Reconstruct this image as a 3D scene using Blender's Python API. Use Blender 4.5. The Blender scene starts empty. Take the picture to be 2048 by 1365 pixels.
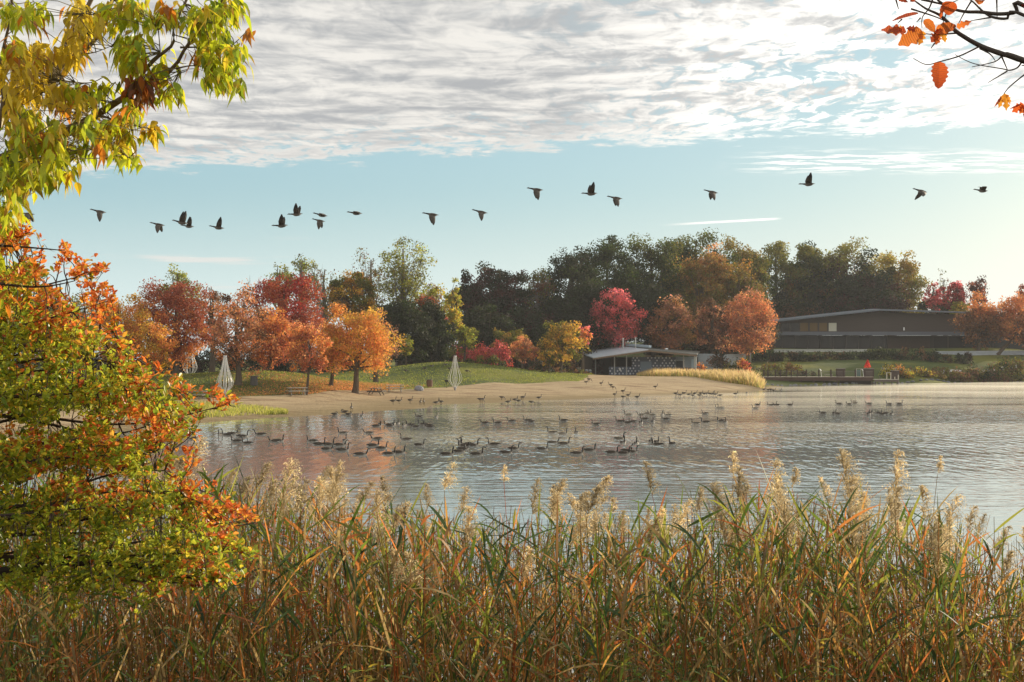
import bpy, bmesh, math, random
import numpy as np
from mathutils import Vector, Matrix

scene = bpy.context.scene
COL = scene.collection
R = math.radians

# ------------------------------------------------------------------ camera
F = 2844.4                       # focal length in photograph pixels (50 mm)
HOR = 720.0                      # horizon row in the photograph
CAMZ = 5.0
PITCH = math.atan((HOR - 682.5) / F)
cam_d = bpy.data.cameras.new('camera')
cam_d.lens = 50; cam_d.sensor_width = 36; cam_d.clip_start = 0.1; cam_d.clip_end = 6000
cam = bpy.data.objects.new('camera', cam_d); COL.objects.link(cam)
cam.location = (0, 0, CAMZ); cam.rotation_euler = (R(90) + PITCH, 0, 0)
scene.camera = cam

# ------------------------------------------------------------------ light
SUN_AZ = 44.0                    # degrees clockwise from the view direction
SUN_EL = 13.5
sun_dir = Vector((math.sin(R(SUN_AZ)) * math.cos(R(SUN_EL)), math.cos(R(SUN_AZ)) * math.cos(R(SUN_EL)), math.sin(R(SUN_EL))))
sl = bpy.data.lights.new('sun', 'SUN'); sl.energy = 5.0; sl.angle = R(0.6); sl.color = (1.0, 0.86, 0.66)
so = bpy.data.objects.new('sun', sl); COL.objects.link(so)
so.rotation_euler = sun_dir.to_track_quat('Z', 'Y').to_euler()

scene.view_settings.view_transform = 'Standard'
scene.view_settings.look = 'None'
scene.view_settings.exposure = 0.45
scene.view_settings.gamma = 1.0
scene.cycles.max_bounces = 6
scene.cycles.transparent_max_bounces = 8
scene.cycles.volume_bounces = 0
scene.cycles.caustics_reflective = False
scene.cycles.caustics_refractive = False
scene.cycles.sample_clamp_indirect = 4.0

# ------------------------------------------------------------------ node helper
class N:
    def __init__(s, tree):
        s.t = tree; s.n = tree.nodes; s.l = tree.links
    def new(s, typ, **kw):
        n = s.n.new(typ)
        for k, v in kw.items(): setattr(n, k, v)
        return n
    def put(s, sock, v):
        if hasattr(v, 'default_value') or hasattr(v, 'is_output'): s.l.new(v, sock)
        elif isinstance(v, (tuple, list)):
            v = tuple(v)
            if len(v) == 3 and sock.type == 'RGBA': v = v + (1,)
            sock.default_value = v
        else: sock.default_value = v
    def m(s, op, a, b=None, c=None, clamp=False):
        n = s.new('ShaderNodeMath', operation=op, use_clamp=clamp)
        s.put(n.inputs[0], a)
        if b is not None: s.put(n.inputs[1], b)
        if c is not None: s.put(n.inputs[2], c)
        return n.outputs[0]
    def ss(s, x, a, b, o0=0.0, o1=1.0):          # smoothstep from a to b
        n = s.new('ShaderNodeMapRange', interpolation_type='SMOOTHSTEP')
        s.put(n.inputs['Value'], x); s.put(n.inputs['From Min'], a); s.put(n.inputs['From Max'], b)
        s.put(n.inputs['To Min'], o0); s.put(n.inputs['To Max'], o1)
        return n.outputs[0]
    def mix(s, f, a, b, mode='MIX'):
        n = s.new('ShaderNodeMix', data_type='RGBA', blend_type=mode)
        s.put(n.inputs[0], f); s.put(n.inputs[6], a); s.put(n.inputs[7], b)
        return n.outputs[2]
    def vec(s, x, y, z):
        n = s.new('ShaderNodeCombineXYZ'); s.put(n.inputs[0], x); s.put(n.inputs[1], y); s.put(n.inputs[2], z)
        return n.outputs[0]
    def noise(s, v, scale, detail=4, rough=0.5, dist=0.0, col=False):
        n = s.new('ShaderNodeTexNoise'); s.put(n.inputs['Vector'], v)
        n.inputs['Scale'].default_value = scale; n.inputs['Detail'].default_value = detail
        n.inputs['Roughness'].default_value = rough; n.inputs['Distortion'].default_value = dist
        return n.outputs['Color' if col else 'Fac']
    def sep(s, v):
        n = s.new('ShaderNodeSeparateXYZ'); s.put(n.inputs[0], v); return n.outputs

# ------------------------------------------------------------------ sky
w = bpy.data.worlds.new("World"); scene.world = w; w.use_nodes = True
t = N(w.node_tree); t.n.clear()
sky = t.new('ShaderNodeTexSky', sky_type='NISHITA', sun_disc=False)
sky.sun_elevation = R(SUN_EL); sky.sun_rotation = R(SUN_AZ); sky.air_density = 1.0; sky.dust_density = 1.2; sky.ozone_density = 1.0
SKY_K = 0.085
tc = t.new('ShaderNodeTexCoord')
X, Y, Z = t.sep(tc.outputs['Generated'])
zc = t.m('MAXIMUM', Z, 0.03)
px = t.m('DIVIDE', X, zc); py = t.m('DIVIDE', Y, zc)
P = t.vec(px, py, 0)
# warp for a natural layout of the cloud sheet
wv = t.noise(P, 0.9, 3, 0.5, col=True)
vm = t.new('ShaderNodeVectorMath', operation='MULTIPLY_ADD'); t.put(vm.inputs[0], wv); vm.inputs[1].default_value = (0.5, 0.5, 0); t.put(vm.inputs[2], P)
PW = vm.outputs[0]
Xw, Yw, _ = t.sep(PW)
right = t.ss(t.m('ADD', px, t.m('MULTIPLY', t.m('SUBTRACT', 5.0, py), 0.1)), -0.15, 1.25)
edge = t.m('SUBTRACT', t.m('SUBTRACT', 6.75, t.m('MULTIPLY', px, 0.36)), py)       # >0 under the sheet
edge = t.m('ADD', edge, t.m('MULTIPLY', t.m('SUBTRACT', t.noise(PW, 2.4, 8, 0.72), 0.5), 2.3))
sheet = t.ss(edge, -0.12, 0.22)
puff = t.noise(t.vec(Xw, t.m('MULTIPLY', Yw, 0.5), 0.0), 12.0, 6, 0.62, 0.5)
streak = t.noise(t.vec(t.m('MULTIPLY', Xw, 2.6), t.m('MULTIPLY', Yw, 4.0), 3.0), 1.25, 5, 0.55, 0.25)
big = t.noise(P, 1.3, 2, 0.5)
# holes grow to the right, where the sheet breaks into puffs
hole = t.ss(t.m('ADD', puff, t.m('MULTIPLY', t.m('SUBTRACT', big, 0.5), 0.6)), 0.35, 0.47)
cover_r = t.m('MULTIPLY', sheet, hole)
nearedge = t.ss(edge, 0.3, 1.1)
cover_l = t.m('MULTIPLY', sheet, t.m('MAXIMUM', nearedge, t.ss(puff, 0.33, 0.5)))
cm = t.new('ShaderNodeMix', data_type='FLOAT'); t.put(cm.inputs[0], right); t.put(cm.inputs[2], cover_l); t.put(cm.inputs[3], cover_r)
cover = cm.outputs[0]
# second thin band low on the right
b2 = t.m('ABSOLUTE', t.m('SUBTRACT', py, t.m('ADD', 7.15, t.m('MULTIPLY', px, 0.02))))
b2 = t.m('MULTIPLY', t.ss(b2, 0.6, 0.1), t.ss(px, 1.0, 1.5))
b2 = t.m('MULTIPLY', b2, t.ss(t.noise(t.vec(t.m('MULTIPLY', px, 3.5), t.m('MULTIPLY', py, 8.0), 0), 1.1, 6, 0.62), 0.46, 0.58))
cover = t.m('MAXIMUM', cover, b2)
# low wisps left
az = t.m('DIVIDE', X, t.m('MAXIMUM', Y, 0.05)); el = t.m('DIVIDE', Z, t.m('MAXIMUM', Y, 0.05))
wn = t.noise(t.vec(t.m('MULTIPLY', az, 9.0), t.m('MULTIPLY', el, 150.0), 1.7), 1.0, 3, 0.5)
wisp = t.m('MULTIPLY', t.m('MULTIPLY', t.ss(wn, 0.53, 0.68), t.ss(az, -0.12, -0.2)), t.m('MULTIPLY', t.ss(el, 0.045, 0.055), t.ss(el, 0.09, 0.08)))
wisp = t.m('MULTIPLY', wisp, 0.75)
# contrail on the right
cl = t.m('SUBTRACT', el, t.m('ADD', 0.0945, t.m('MULTIPLY', t.m('SUBTRACT', az, 0.1), 0.055)))
contr = t.m('MULTIPLY', t.ss(t.m('ABSOLUTE', cl), 0.0012, 0.0002), t.m('MULTIPLY', t.ss(az, 0.1, 0.14), t.ss(az, 0.192, 0.18)))
cover = t.m('MAXIMUM', cover, t.m('MAXIMUM', wisp, contr))
# cloud brightness: grey streaks left, bright puffs right
br_l = t.ss(t.m('ADD', t.m('MULTIPLY', streak, 0.68), t.m('MULTIPLY', puff, 0.32)), 0.37, 0.64)
lit = t.ss(t.m('ADD', t.m('MULTIPLY', puff, 0.55), t.m('MULTIPLY', streak, 0.45)), 0.40, 0.56)
bm_ = t.new('ShaderNodeMix', data_type='FLOAT'); t.put(bm_.inputs[0], right); t.put(bm_.inputs[2], br_l); t.put(bm_.inputs[3], lit)
bright = t.m('MAXIMUM', bm_.outputs[0], t.m('MULTIPLY', t.ss(edge, 1.0, 0.0), 0.85))
c_l = t.mix(bright, (0.34, 0.35, 0.36), (0.66, 0.64, 0.60))
c_r = t.mix(bright, (0.50, 0.50, 0.49), (1.0, 0.97, 0.91))
ccol = t.mix(right, c_l, c_r)
skc = t.new('ShaderNodeVectorMath', operation='MULTIPLY'); t.put(skc.inputs[0], sky.outputs[0]); skc.inputs[1].default_value = (SKY_K, SKY_K, SKY_K)
skyc = skc.outputs[0]
hz = t.m('MULTIPLY', t.ss(Z, 0.125, 0.0), 0.88)
hcol = t.mix(t.ss(az, -0.3, 0.36), (0.60, 0.70, 0.70), (0.70, 0.74, 0.72))
skyc = t.mix(0.6, skyc, (0.27, 0.48, 0.56))
skyc = t.mix(hz, skyc, hcol)
final = t.mix(cover, skyc, ccol)
final = t.mix(t.ss(Z, -0.02, 0.0), (0.25, 0.22, 0.18), final)
bg = t.new('ShaderNodeBackground'); t.put(bg.inputs[0], final); bg.inputs[1].default_value = 1.0
wo = t.new('ShaderNodeOutputWorld'); t.l.new(bg.outputs[0], wo.inputs[0])
w.cycles.sampling_method = 'MANUAL'; w.cycles.sample_map_resolution = 256

# ------------------------------------------------------------------ placing helpers
def ray(px, py):
    u = (px - 1024) / F; v = (682.5 - py) / F
    return np.array([u, math.cos(PITCH) - v * math.sin(PITCH), math.sin(PITCH) + v * math.cos(PITCH)])
def at(px, py, Y):                    # point seen at a photograph pixel, Y metres ahead
    d = ray(px, py); return np.array([0, 0, CAMZ]) + d * (Y / d[1])
def gz(px, py, z=0.0):                # point seen at a pixel, lying at height z
    d = ray(px, py); return np.array([0, 0, CAMZ]) + d * ((z - CAMZ) / d[2])
def sRGB(*c):
    return tuple(((x / 255) / 12.92 if x / 255 < 0.04045 else ((x / 255 + 0.055) / 1.055) ** 2.4) for x in c)

def tag(o, label=None, cat=None, group=None, kind=None):
    if label: o['label'] = label
    if cat: o['category'] = cat
    if group: o['group'] = group
    if kind: o['kind'] = kind
    return o
def empty(name, loc=(0, 0, 0), rz=0.0, label=None, cat=None, group=None):
    o = bpy.data.objects.new(name, None); COL.objects.link(o); o.location = loc; o.rotation_euler = (0, 0, rz)
    o.empty_display_size = 0.2
    return tag(o, label, cat, group)
def link(name, me, parent=None):
    o = bpy.data.objects.new(name, me); COL.objects.link(o)
    if parent is not None: o.parent = parent
    return o

class MB:
    """collects vertices / faces / per-vertex colours and links them as one mesh object"""
    def __init__(s): s.v = []; s.f = []; s.c = []; s.n = 0
    def add(s, v, f, c=(1, 1, 1)):
        v = np.asarray(v, float).reshape(-1, 3); f = np.asarray(f, int)
        s.v.append(v); s.f.append(f + s.n)
        c = np.asarray(c, float)
        if c.ndim == 1: c = np.tile(c, (len(v), 1))
        s.c.append(c); s.n += len(v)
        return s
    def box(s, c, d, rz=0.0, col=(1, 1, 1), top=1.0):
        x, y, z = np.array(d) / 2
        v = np.array([[-x, -y, -z], [x, -y, -z], [x, y, -z], [-x, y, -z], [-x * top, -y * top, z], [x * top, -y * top, z], [x * top, y * top, z], [-x * top, y * top, z]])
        ca, sa = math.cos(rz), math.sin(rz)
        v = v @ np.array([[ca, sa, 0], [-sa, ca, 0], [0, 0, 1]]) + np.array(c)
        return s.add(v, [[0, 3, 2, 1], [4, 5, 6, 7], [0, 1, 5, 4], [1, 2, 6, 5], [2, 3, 7, 6], [3, 0, 4, 7]], col)
    def hexa(s, p, col=(1, 1, 1)):      # 8 corners: bottom ring then top ring
        return s.add(p, [[0, 3, 2, 1], [4, 5, 6, 7], [0, 1, 5, 4], [1, 2, 6, 5], [2, 3, 7, 6], [3, 0, 4, 7]], col)
    def tube(s, path, rad, sides=6, col=(1, 1, 1), flat=1.0):
        P_ = np.asarray(path, float); n = len(P_)
        rad = np.broadcast_to(np.asarray(rad, float), (n,))
        T = np.gradient(P_, axis=0); T /= np.linalg.norm(T, axis=1)[:, None] + 1e-9
        ref = np.array([0, 0, 1.0]) if abs(T[0][2]) < 0.9 else np.array([1.0, 0, 0])
        A = np.cross(T, ref); A /= np.linalg.norm(A, axis=1)[:, None] + 1e-9
        B = np.cross(T, A)
        th = np.linspace(0, 2 * np.pi, sides, endpoint=False)
        v = P_[:, None] + (A[:, None] * np.cos(th)[None, :, None] + B[:, None] * np.sin(th)[None, :, None] * flat) * rad[:, None, None]
        v = v.reshape(-1, 3); f = []
        i = np.arange(n - 1)[:, None] * sides; j = np.arange(sides)[None, :]; j2 = (j + 1) % sides
        f = np.stack([i + j, i + j2, i + sides + j2, i + sides + j], -1).reshape(-1, 4)
        if isinstance(col, np.ndarray) and col.ndim == 2: col = np.repeat(col, sides, 0)
        s.add(v, f, col)
        base = s.n - len(v)
        for ring, rev in ((0, True), (n - 1, False)):
            idx = [base + ring * sides + k for k in range(sides)]
            if rev: idx.reverse()
            if sides == 4: s.f.append(np.array([idx]))
            else:
                for k in range(1, sides - 1): s.f.append(np.array([[idx[0], idx[k], idx[k + 1], idx[k + 1]]]))
        return s
    def mesh(s, name, mat, smooth=False):
        me = bpy.data.meshes.new(name)
        V = np.concatenate(s.v) if s.v else np.zeros((0, 3)); C = np.concatenate(s.c)
        quads = []; tris = []
        for f in s.f:
            if f.shape[1] == 4:
                deg = f[:, 2] == f[:, 3]
                quads.append(f[~deg]); tris.append(f[deg][:, :3])
            else: tris.append(f)
        q = np.concatenate(quads) if quads else np.zeros((0, 4), int)
        tr = np.concatenate(tris) if tris else np.zeros((0, 3), int)
        loops = np.concatenate([q.ravel(), tr.ravel()]).astype(np.int32)
        me.vertices.add(len(V)); me.vertices.foreach_set('co', V.astype(np.float32).ravel())
        me.loops.add(len(loops)); me.loops.foreach_set('vertex_index', loops)
        st = np.concatenate([np.arange(len(q)) * 4, len(q) * 4 + np.arange(len(tr)) * 3]).astype(np.int32)
        me.polygons.add(len(st)); me.polygons.foreach_set('loop_start', st)
        me.polygons.foreach_set('use_smooth', np.full(len(st), bool(smooth)))
        at_ = me.color_attributes.new('Col', 'FLOAT_COLOR', 'POINT')
        at_.data.foreach_set('color', np.concatenate([C, np.ones((len(C), 1))], 1).astype(np.float32).ravel())
        me.update(calc_edges=True); me.validate()
        if mat: me.materials.append(mat)
        return me
    def build(s, name, mat, parent=None, smooth=False, origin=None):
        if origin is not None:
            s.v = [v - np.array(origin) for v in s.v]
        o = link(name, s.mesh(name, mat, smooth), parent)
        if origin is not None and parent is None: o.location = origin
        return o

# ------------------------------------------------------------------ materials
def mat(name, rough=0.6, spec=0.3, metal=0.0, trans=0.0, bump=None, col=None, var=None):
    """surface coloured by the mesh's own colours (or col), with optional translucency, bump and slow variation"""
    m = bpy.data.materials.new(name); m.use_nodes = True; t = N(m.node_tree); t.n.clear()
    out = t.new('ShaderNodeOutputMaterial'); p = t.new('ShaderNodeBsdfPrincipled')
    if col is None:
        a = t.new('ShaderNodeAttribute', attribute_name='Col'); c = a.outputs['Color']
    else:
        n = t.new('ShaderNodeRGB'); n.outputs[0].default_value = (*col, 1); c = n.outputs[0]
    if var:
        tc = t.new('ShaderNodeTexCoord')
        f = t.noise(tc.outputs['Object'], var[0], 5, 0.6)
        c = t.mix(1.0, c, t.mix(f, (1 - var[1],) * 3, (1 + var[1],) * 3), 'MULTIPLY')
    t.put(p.inputs['Base Color'], c); p.inputs['Roughness'].default_value = rough
    p.inputs['Specular IOR Level'].default_value = spec; p.inputs['Metallic'].default_value = metal
    if bump:
        tc = t.new('ShaderNodeTexCoord'); b = t.new('ShaderNodeBump'); b.inputs['Strength'].default_value = bump[1]; b.inputs['Distance'].default_value = bump[2]
        t.put(b.inputs['Height'], t.noise(tc.outputs['Object'], bump[0], 4, 0.6)); t.l.new(b.outputs[0], p.inputs['Normal'])
    sh = p.outputs[0]
    if trans:
        tr = t.new('ShaderNodeBsdfTranslucent')
        g = t.new('ShaderNodeHueSaturation'); g.inputs['Saturation'].default_value = 1.0; g.inputs['Value'].default_value = 1.6
        t.put(g.inputs['Color'], c); t.l.new(g.outputs[0], tr.inputs['Color'])
        mx = t.new('ShaderNodeMixShader'); mx.inputs[0].default_value = trans
        t.l.new(p.outputs[0], mx.inputs[1]); t.l.new(tr.outputs[0], mx.inputs[2]); sh = mx.outputs[0]
    t.l.new(sh, out.inputs[0])
    return m
M_leaf = mat('foliage', 0.6, 0.2, trans=0.42)
M_gloss = mat('near_leaf', 0.42, 0.35, trans=0.45)
M_reed = mat('reed_leaf', 0.6, 0.3, trans=0.5)
M_bark = mat('bark', 0.9, 0.1, bump=(12, 0.6, 0.02), var=(3, 0.3))
M_wood = mat('weathered_wood', 0.8, 0.2, bump=(20, 0.3, 0.01), var=(4, 0.25))
M_paint = mat('paint', 0.5, 0.4, var=(2, 0.08))
M_stone = mat('stone', 0.9, 0.2, bump=(3, 0.6, 0.05), var=(1.5, 0.3))
M_metal = mat('metal', 0.35, 0.5, metal=0.6, var=(2, 0.1))
M_feather = mat('feathers', 0.65, 0.25, var=(9, 0.18))

# ------------------------------------------------------------------ terrain
cps = []
def cp(px, py=None, z=None, Y=None):
    if Y is None: p = gz(px, py, z)
    elif z is None: p = at(px, py, Y)
    else: p = at(px, 720, Y); p[2] = z
    cps.append(p)
shore = [(-400, 895), (-200, 884), (100, 868), (300, 857), (440, 843), (600, 833), (700, 828), (850, 817), (1000, 806), (1150, 799), (1300, 793), (1400, 789),
         (1500, 782), (1532, 776), (1548, 771.5), (1650, 770), (1800, 768), (1900, 766), (2048, 764), (2300, 761), (2700, 759)]
for a, b in shore:
    cp(a, b, 0.0); cp(a, b + 8 + (b - 760) * 0.12, -0.35); cp(a, b + 40, -0.9)
for a, b, c_ in [(-300, 810, .6), (100, 806, .7), (300, 800, .75), (450, 797, .8), (620, 790, .9), (720, 783, 1.0), (850, 778, 1.1), (910, 774, 1.2), (1050, 769, 1.3),
                 (1160, 766.5, 1.5), (1250, 762, 1.5), (1350, 766, 1.2), (1450, 772, .8), (1520, 773, .5)]:
    cp(a, b, c_)
for a, b, c_ in [(-200, 765, 172), (100, 760, 172), (300, 756, 173), (400, 751, 176), (540, 747, 178), (620, 752, 182), (700, 764, 192), (880, 725, 235), (760, 738, 232),
                 (1000, 735, 235), (1100, 752, 236), (820, 762, 212), (960, 760, 212)]:
    cp(a, b, Y=c_)
for a, c_, d_ in [(300, 2.2, 195), (450, 2.3, 197), (600, 2.3, 200), (750, 2.7, 250), (880, 4.2, 262), (1000, 3.6, 262), (-200, 2.5, 250), (100, 2.8, 240), (300, 2.8, 240), (600, 2.8, 240),
                  (1170, 2, 280), (1280, 2.1, 284), (1400, 2.2, 284), (1300, 2.4, 300), (1400, 3.2, 305), (1500, 2.6, 300), (1300, 4, 335), (1400, 1.9, 258), (1300, 1.9, 262),
                  (1600, 2.6, 308), (1700, 2.6, 308), (1800, 2.6, 310), (1600, 5, 335), (1800, 5, 335), (1560, 0.9, 290), (1700, 0.9, 296), (1850, .9, 304), (1950, 1.0, 322), (2048, 1.4, 328), (2300, 1.5, 345),
                  (1900, 3.0, 325), (1950, 3.3, 335), (2048, 5.0, 345), (1600, 7.1, 352), (1800, 7.1, 352), (2048, 7.4, 358), (1600, 7.3, 390), (1800, 7.3, 390), (2048, 7.3, 390), (2300, 7, 380),
                  (1350, 9, 365), (1150, 7, 345), (1600, 9, 440), (1800, 9, 440), (2000, 7, 450), (1000, 5, 320), (600, 3.5, 330), (100, 3.5, 330), (-300, 3.5, 330), (100, 4, 450), (1024, 6, 480), (2300, 6, 480)]:
    cp(a, z=c_, Y=d_)
cps = np.array(cps)
def _U(r2): return np.where(r2 > 1e-9, r2 * np.log(r2 + 1e-12), 0.0)
XY = cps[:, :2] / 100.0
K = _U(((XY[:, None] - XY[None]) ** 2).sum(-1)) + np.eye(len(XY)) * 2e-4
Pm = np.c_[np.ones(len(XY)), XY]
A_ = np.block([[K, Pm], [Pm.T, np.zeros((3, 3))]])
sol = np.linalg.solve(A_, np.r_[cps[:, 2], np.zeros(3)])
def terr(x, y):
    x = np.asarray(x, float); y = np.asarray(y, float); sh = x.shape
    q = np.stack([x.ravel(), y.ravel()], -1) / 100.0
    z = np.zeros(len(q))
    for i in range(0, len(q), 20000):
        qq = q[i:i + 20000]
        z[i:i + 20000] = _U(((qq[:, None] - XY[None]) ** 2).sum(-1)) @ sol[:-3] + np.c_[np.ones(len(qq)), qq] @ sol[-3:]
    z = z.reshape(sh)
    far = np.clip(np.maximum(np.maximum((y - 460) / 150, (np.abs(x) - 190) / 120), 0), 0, 1)
    z = np.clip(z, -1.5, 10)
    z = np.where(y < 60, -1.2, z)
    z = z * (1 - far) + np.where(y > 250, 4.0, np.clip(z, -1.2, 4)) * far
    near = np.interp(y, [-50, 2, 6, 9, 13, 17, 22, 40], [3.5, 3.35, 2.3, 1.35, 0.55, -0.15, -0.6, -1.2])
    near = near + np.where(y < 60, np.sin(x * 0.7 + 1) * 0.12 * np.clip(1 - y / 20, 0, 1), 0)
    return np.where(y < 60, np.maximum(z, near), z)
def ground(px, Y):
    p = at(px, 720, Y); return float(terr(p[0], p[1]))

xs = np.unique(np.concatenate([np.linspace(-2600, -330, 14), np.linspace(-330, -130, 40), np.arange(-130, 152, 1.25), np.linspace(152, 330, 40), np.linspace(330, 2600, 14)]))
ys = np.unique(np.concatenate([np.array([-200, -60, -20]), np.arange(-8, 26, 1.0), np.linspace(28, 75, 12), np.arange(76, 420, 1.5), np.linspace(420, 640, 40), np.linspace(680, 4200, 16)]))
GX, GY = np.meshgrid(xs, ys)
GZ = terr(GX, GY)
rng0 = np.random.default_rng(4)
GZ = GZ + (np.sin(GX * 0.61 + GY * 0.23) * np.sin(GX * 0.17 - GY * 0.41)) * 0.04 * ((GY > 70) & (GZ > 0.05))
V = np.stack([GX, GY, GZ], -1).reshape(-1, 3)
ny, nx = GX.shape
ii = (np.arange(ny - 1)[:, None] * nx + np.arange(nx - 1)[None]).ravel()
Fq = np.stack([ii, ii + 1, ii + nx + 1, ii + nx], -1)
# zones, laid out in plan: sand (red), leaf litter (green), bank soil (blue)
def sm(x, a, b): return np.clip((x - a) / (b - a), 0, 1)
PX = 1024 + GX / np.maximum(GY, 1) * F
edge_px = [(-400, 158), (300, 154), (450, 156), (620, 167), (720, 181), (850, 192), (910, 201), (1050, 216), (1160, 222), (1185, 262), (1250, 300), (1340, 300), (1400, 256), (1500, 247), (1545, 262), (1600, 270)]
Yedge = np.interp(PX, [a for a, b in edge_px], [b for a, b in edge_px])
sand = sm(Yedge - GY, -1.5, 1.5) * (GY > 60) * (PX < 1640)
lit = 1.3 * np.exp(-(((PX - 700) / 75) ** 2 + ((GY - 180) / 9) ** 2)) + .7 * np.exp(-(((PX - 640) / 130) ** 2 + ((GY - 172) / 14) ** 2)) + 0.8 * np.exp(-(((PX - 500) / 200) ** 2 + ((GY - 177) / 6) ** 2)) + 0.5 * np.exp(-(((PX - 760) / 40) ** 2 + ((GY - 184) / 5) ** 2))
lit = np.clip(lit * (.55 + .45 * np.sin(GX * 1.3 + GY * .8) * np.sin(GX * .37 - GY * .9)), 0, 1)
soil = (GY < 60) * 1.0
soil = np.maximum(soil, sm(GY, 425, 460))
Cz = np.stack([sand, lit, soil], -1).reshape(-1, 3)
m = bpy.data.materials.new('terrain'); m.use_nodes = True; t = N(m.node_tree); t.n.clear()
out = t.new('ShaderNodeOutputMaterial'); p = t.new('ShaderNodeBsdfPrincipled'); geo = t.new('ShaderNodeNewGeometry')
a = t.new('ShaderNodeAttribute', attribute_name='Col'); cs = t.new('ShaderNodeSeparateColor'); t.l.new(a.outputs['Color'], cs.inputs[0])
pos = geo.outputs['Position']; gx, gy, gzz = t.sep(pos)
n1 = t.noise(pos, 0.35, 5, 0.6); n2 = t.noise(pos, 2.5, 4, 0.6); n3 = t.noise(pos, 0.07, 3, 0.5)
grass = t.mix(n1, (0.040, 0.064, 0.018), (0.085, 0.10, 0.024))
grass = t.mix(t.ss(n3, 0.4, 0.65), grass, (0.15, 0.15, 0.028))
litter = t.mix(n2, (0.30, 0.13, 0.04), (0.45, 0.22, 0.06))
lf = t.m('MULTIPLY', cs.outputs[1], t.ss(t.m('ADD', n2, t.m('MULTIPLY', cs.outputs[1], 0.25)), 0.52, 0.72))
grass = t.mix(lf, grass, litter)
sandc = t.mix(n1, (0.32, 0.24, 0.135), (0.43, 0.325, 0.195))
tr_ = t.noise(t.vec(t.m('MULTIPLY', gx, 0.16), gy, 0), 0.8, 4, 0.7)
sandc = t.mix(t.ss(tr_, 0.50, 0.60), sandc, (0.21, 0.135, 0.075))
wet = t.ss(t.m('ADD', gzz, t.m('MULTIPLY', t.m('SUBTRACT', n1, 0.5), 0.25)), 0.50, 0.05)
sandc = t.mix(t.m('MULTIPLY', wet, 0.75), sandc, (0.17, 0.125, 0.055))
sf = t.ss(t.m('ADD', cs.outputs[0], t.m('MULTIPLY', t.m('SUBTRACT', n2, 0.5), 0.5)), 0.4, 0.6)
deb = t.ss(t.noise(pos, 1.1, 3, 0.8), 0.66, 0.72)
sandc = t.mix(t.m('MULTIPLY', deb, 0.6), sandc, (0.10, 0.07, 0.035))
c = t.mix(sf, grass, sandc)
c = t.mix(cs.outputs[2], c, t.mix(n2, (0.05, 0.04, 0.022), (0.11, 0.085, 0.04)))
t.put(p.inputs['Base Color'], c); p.inputs['Roughness'].default_value = 0.95; p.inputs['Specular IOR Level'].default_value = 0.1
b = t.new('ShaderNodeBump'); b.inputs['Strength'].default_value = 0.7; b.inputs['Distance'].default_value = 0.28
t.put(b.inputs['Height'], t.m('ADD', n2, t.m('MULTIPLY', n1, 0.8))); t.l.new(b.outputs[0], p.inputs['Normal'])
t.l.new(p.outputs[0], out.inputs[0])
mb = MB(); mb.add(V, Fq, Cz)
tag(mb.build('ground', m, smooth=True), kind='structure')

# ------------------------------------------------------------------ water
m = bpy.data.materials.new('lake_water'); m.use_nodes = True; t = N(m.node_tree); t.n.clear()
out = t.new('ShaderNodeOutputMaterial'); geo = t.new('ShaderNodeNewGeometry'); pos = geo.outputs['Position']; gx, gy, gzz = t.sep(pos)
rn = t.noise(t.vec(t.m('MULTIPLY', gx, 0.42), gy, 0.0), 1.15, 3, 0.55, 0.3)           # long crested near ripples
rf = t.noise(t.vec(t.m('MULTIPLY', gx, 1.35), t.m('MULTIPLY', gy, 0.34), 4.0), 1.0, 2, 0.6, 0.2)   # short crested chop farther out
farf = t.ss(gy, 42.0, 75.0)
rough_area = t.noise(t.vec(t.m('MULTIPLY', gx, 0.35), gy, 9.0), 0.05, 3, 0.55, 0.4)
amp = t.ss(rough_area, 0.36, 0.6, 0.4, 1.0)
amp = t.m('MULTIPLY', amp, t.ss(gy, 80.0, 190.0, 1.0, 0.3))
calm = t.m('MULTIPLY', t.ss(gx, 6.0, -14.0), t.ss(gy, 50.0, 68.0))
amp = t.m('MULTIPLY', amp, t.m('SUBTRACT', 1.0, t.m('MULTIPLY', calm, 0.72)))
amp = t.m('MULTIPLY', amp, t.m('ADD', 0.45, t.m('MULTIPLY', farf, 1.6)))
fm_ = t.new('ShaderNodeMix', data_type='FLOAT'); t.put(fm_.inputs[0], farf); t.put(fm_.inputs[2], rn); t.put(fm_.inputs[3], rf)
hgt = t.m('MULTIPLY', fm_.outputs[0], amp)
b = t.new('ShaderNodeBump'); b.inputs['Strength'].default_value = 1.0; b.inputs['Distance'].default_value = 0.10; t.put(b.inputs['Height'], hgt)
p = t.new('ShaderNodeBsdfPrincipled'); p.inputs['Base Color'].default_value = (0.25, 0.26, 0.245, 1); p.inputs['Roughness'].default_value = 0.06
p.inputs['IOR'].default_value = 1.5; p.inputs['Specular IOR Level'].default_value = 0.5
t.l.new(b.outputs[0], p.inputs['Normal']); t.l.new(p.outputs[0], out.inputs[0])
mb = MB(); mb.add([[-700, 3, 0], [900, 3, 0], [900, 470, 0], [-700, 470, 0]], [[0, 1, 2, 3]])
tag(mb.build('water', m), kind='structure')

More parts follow.
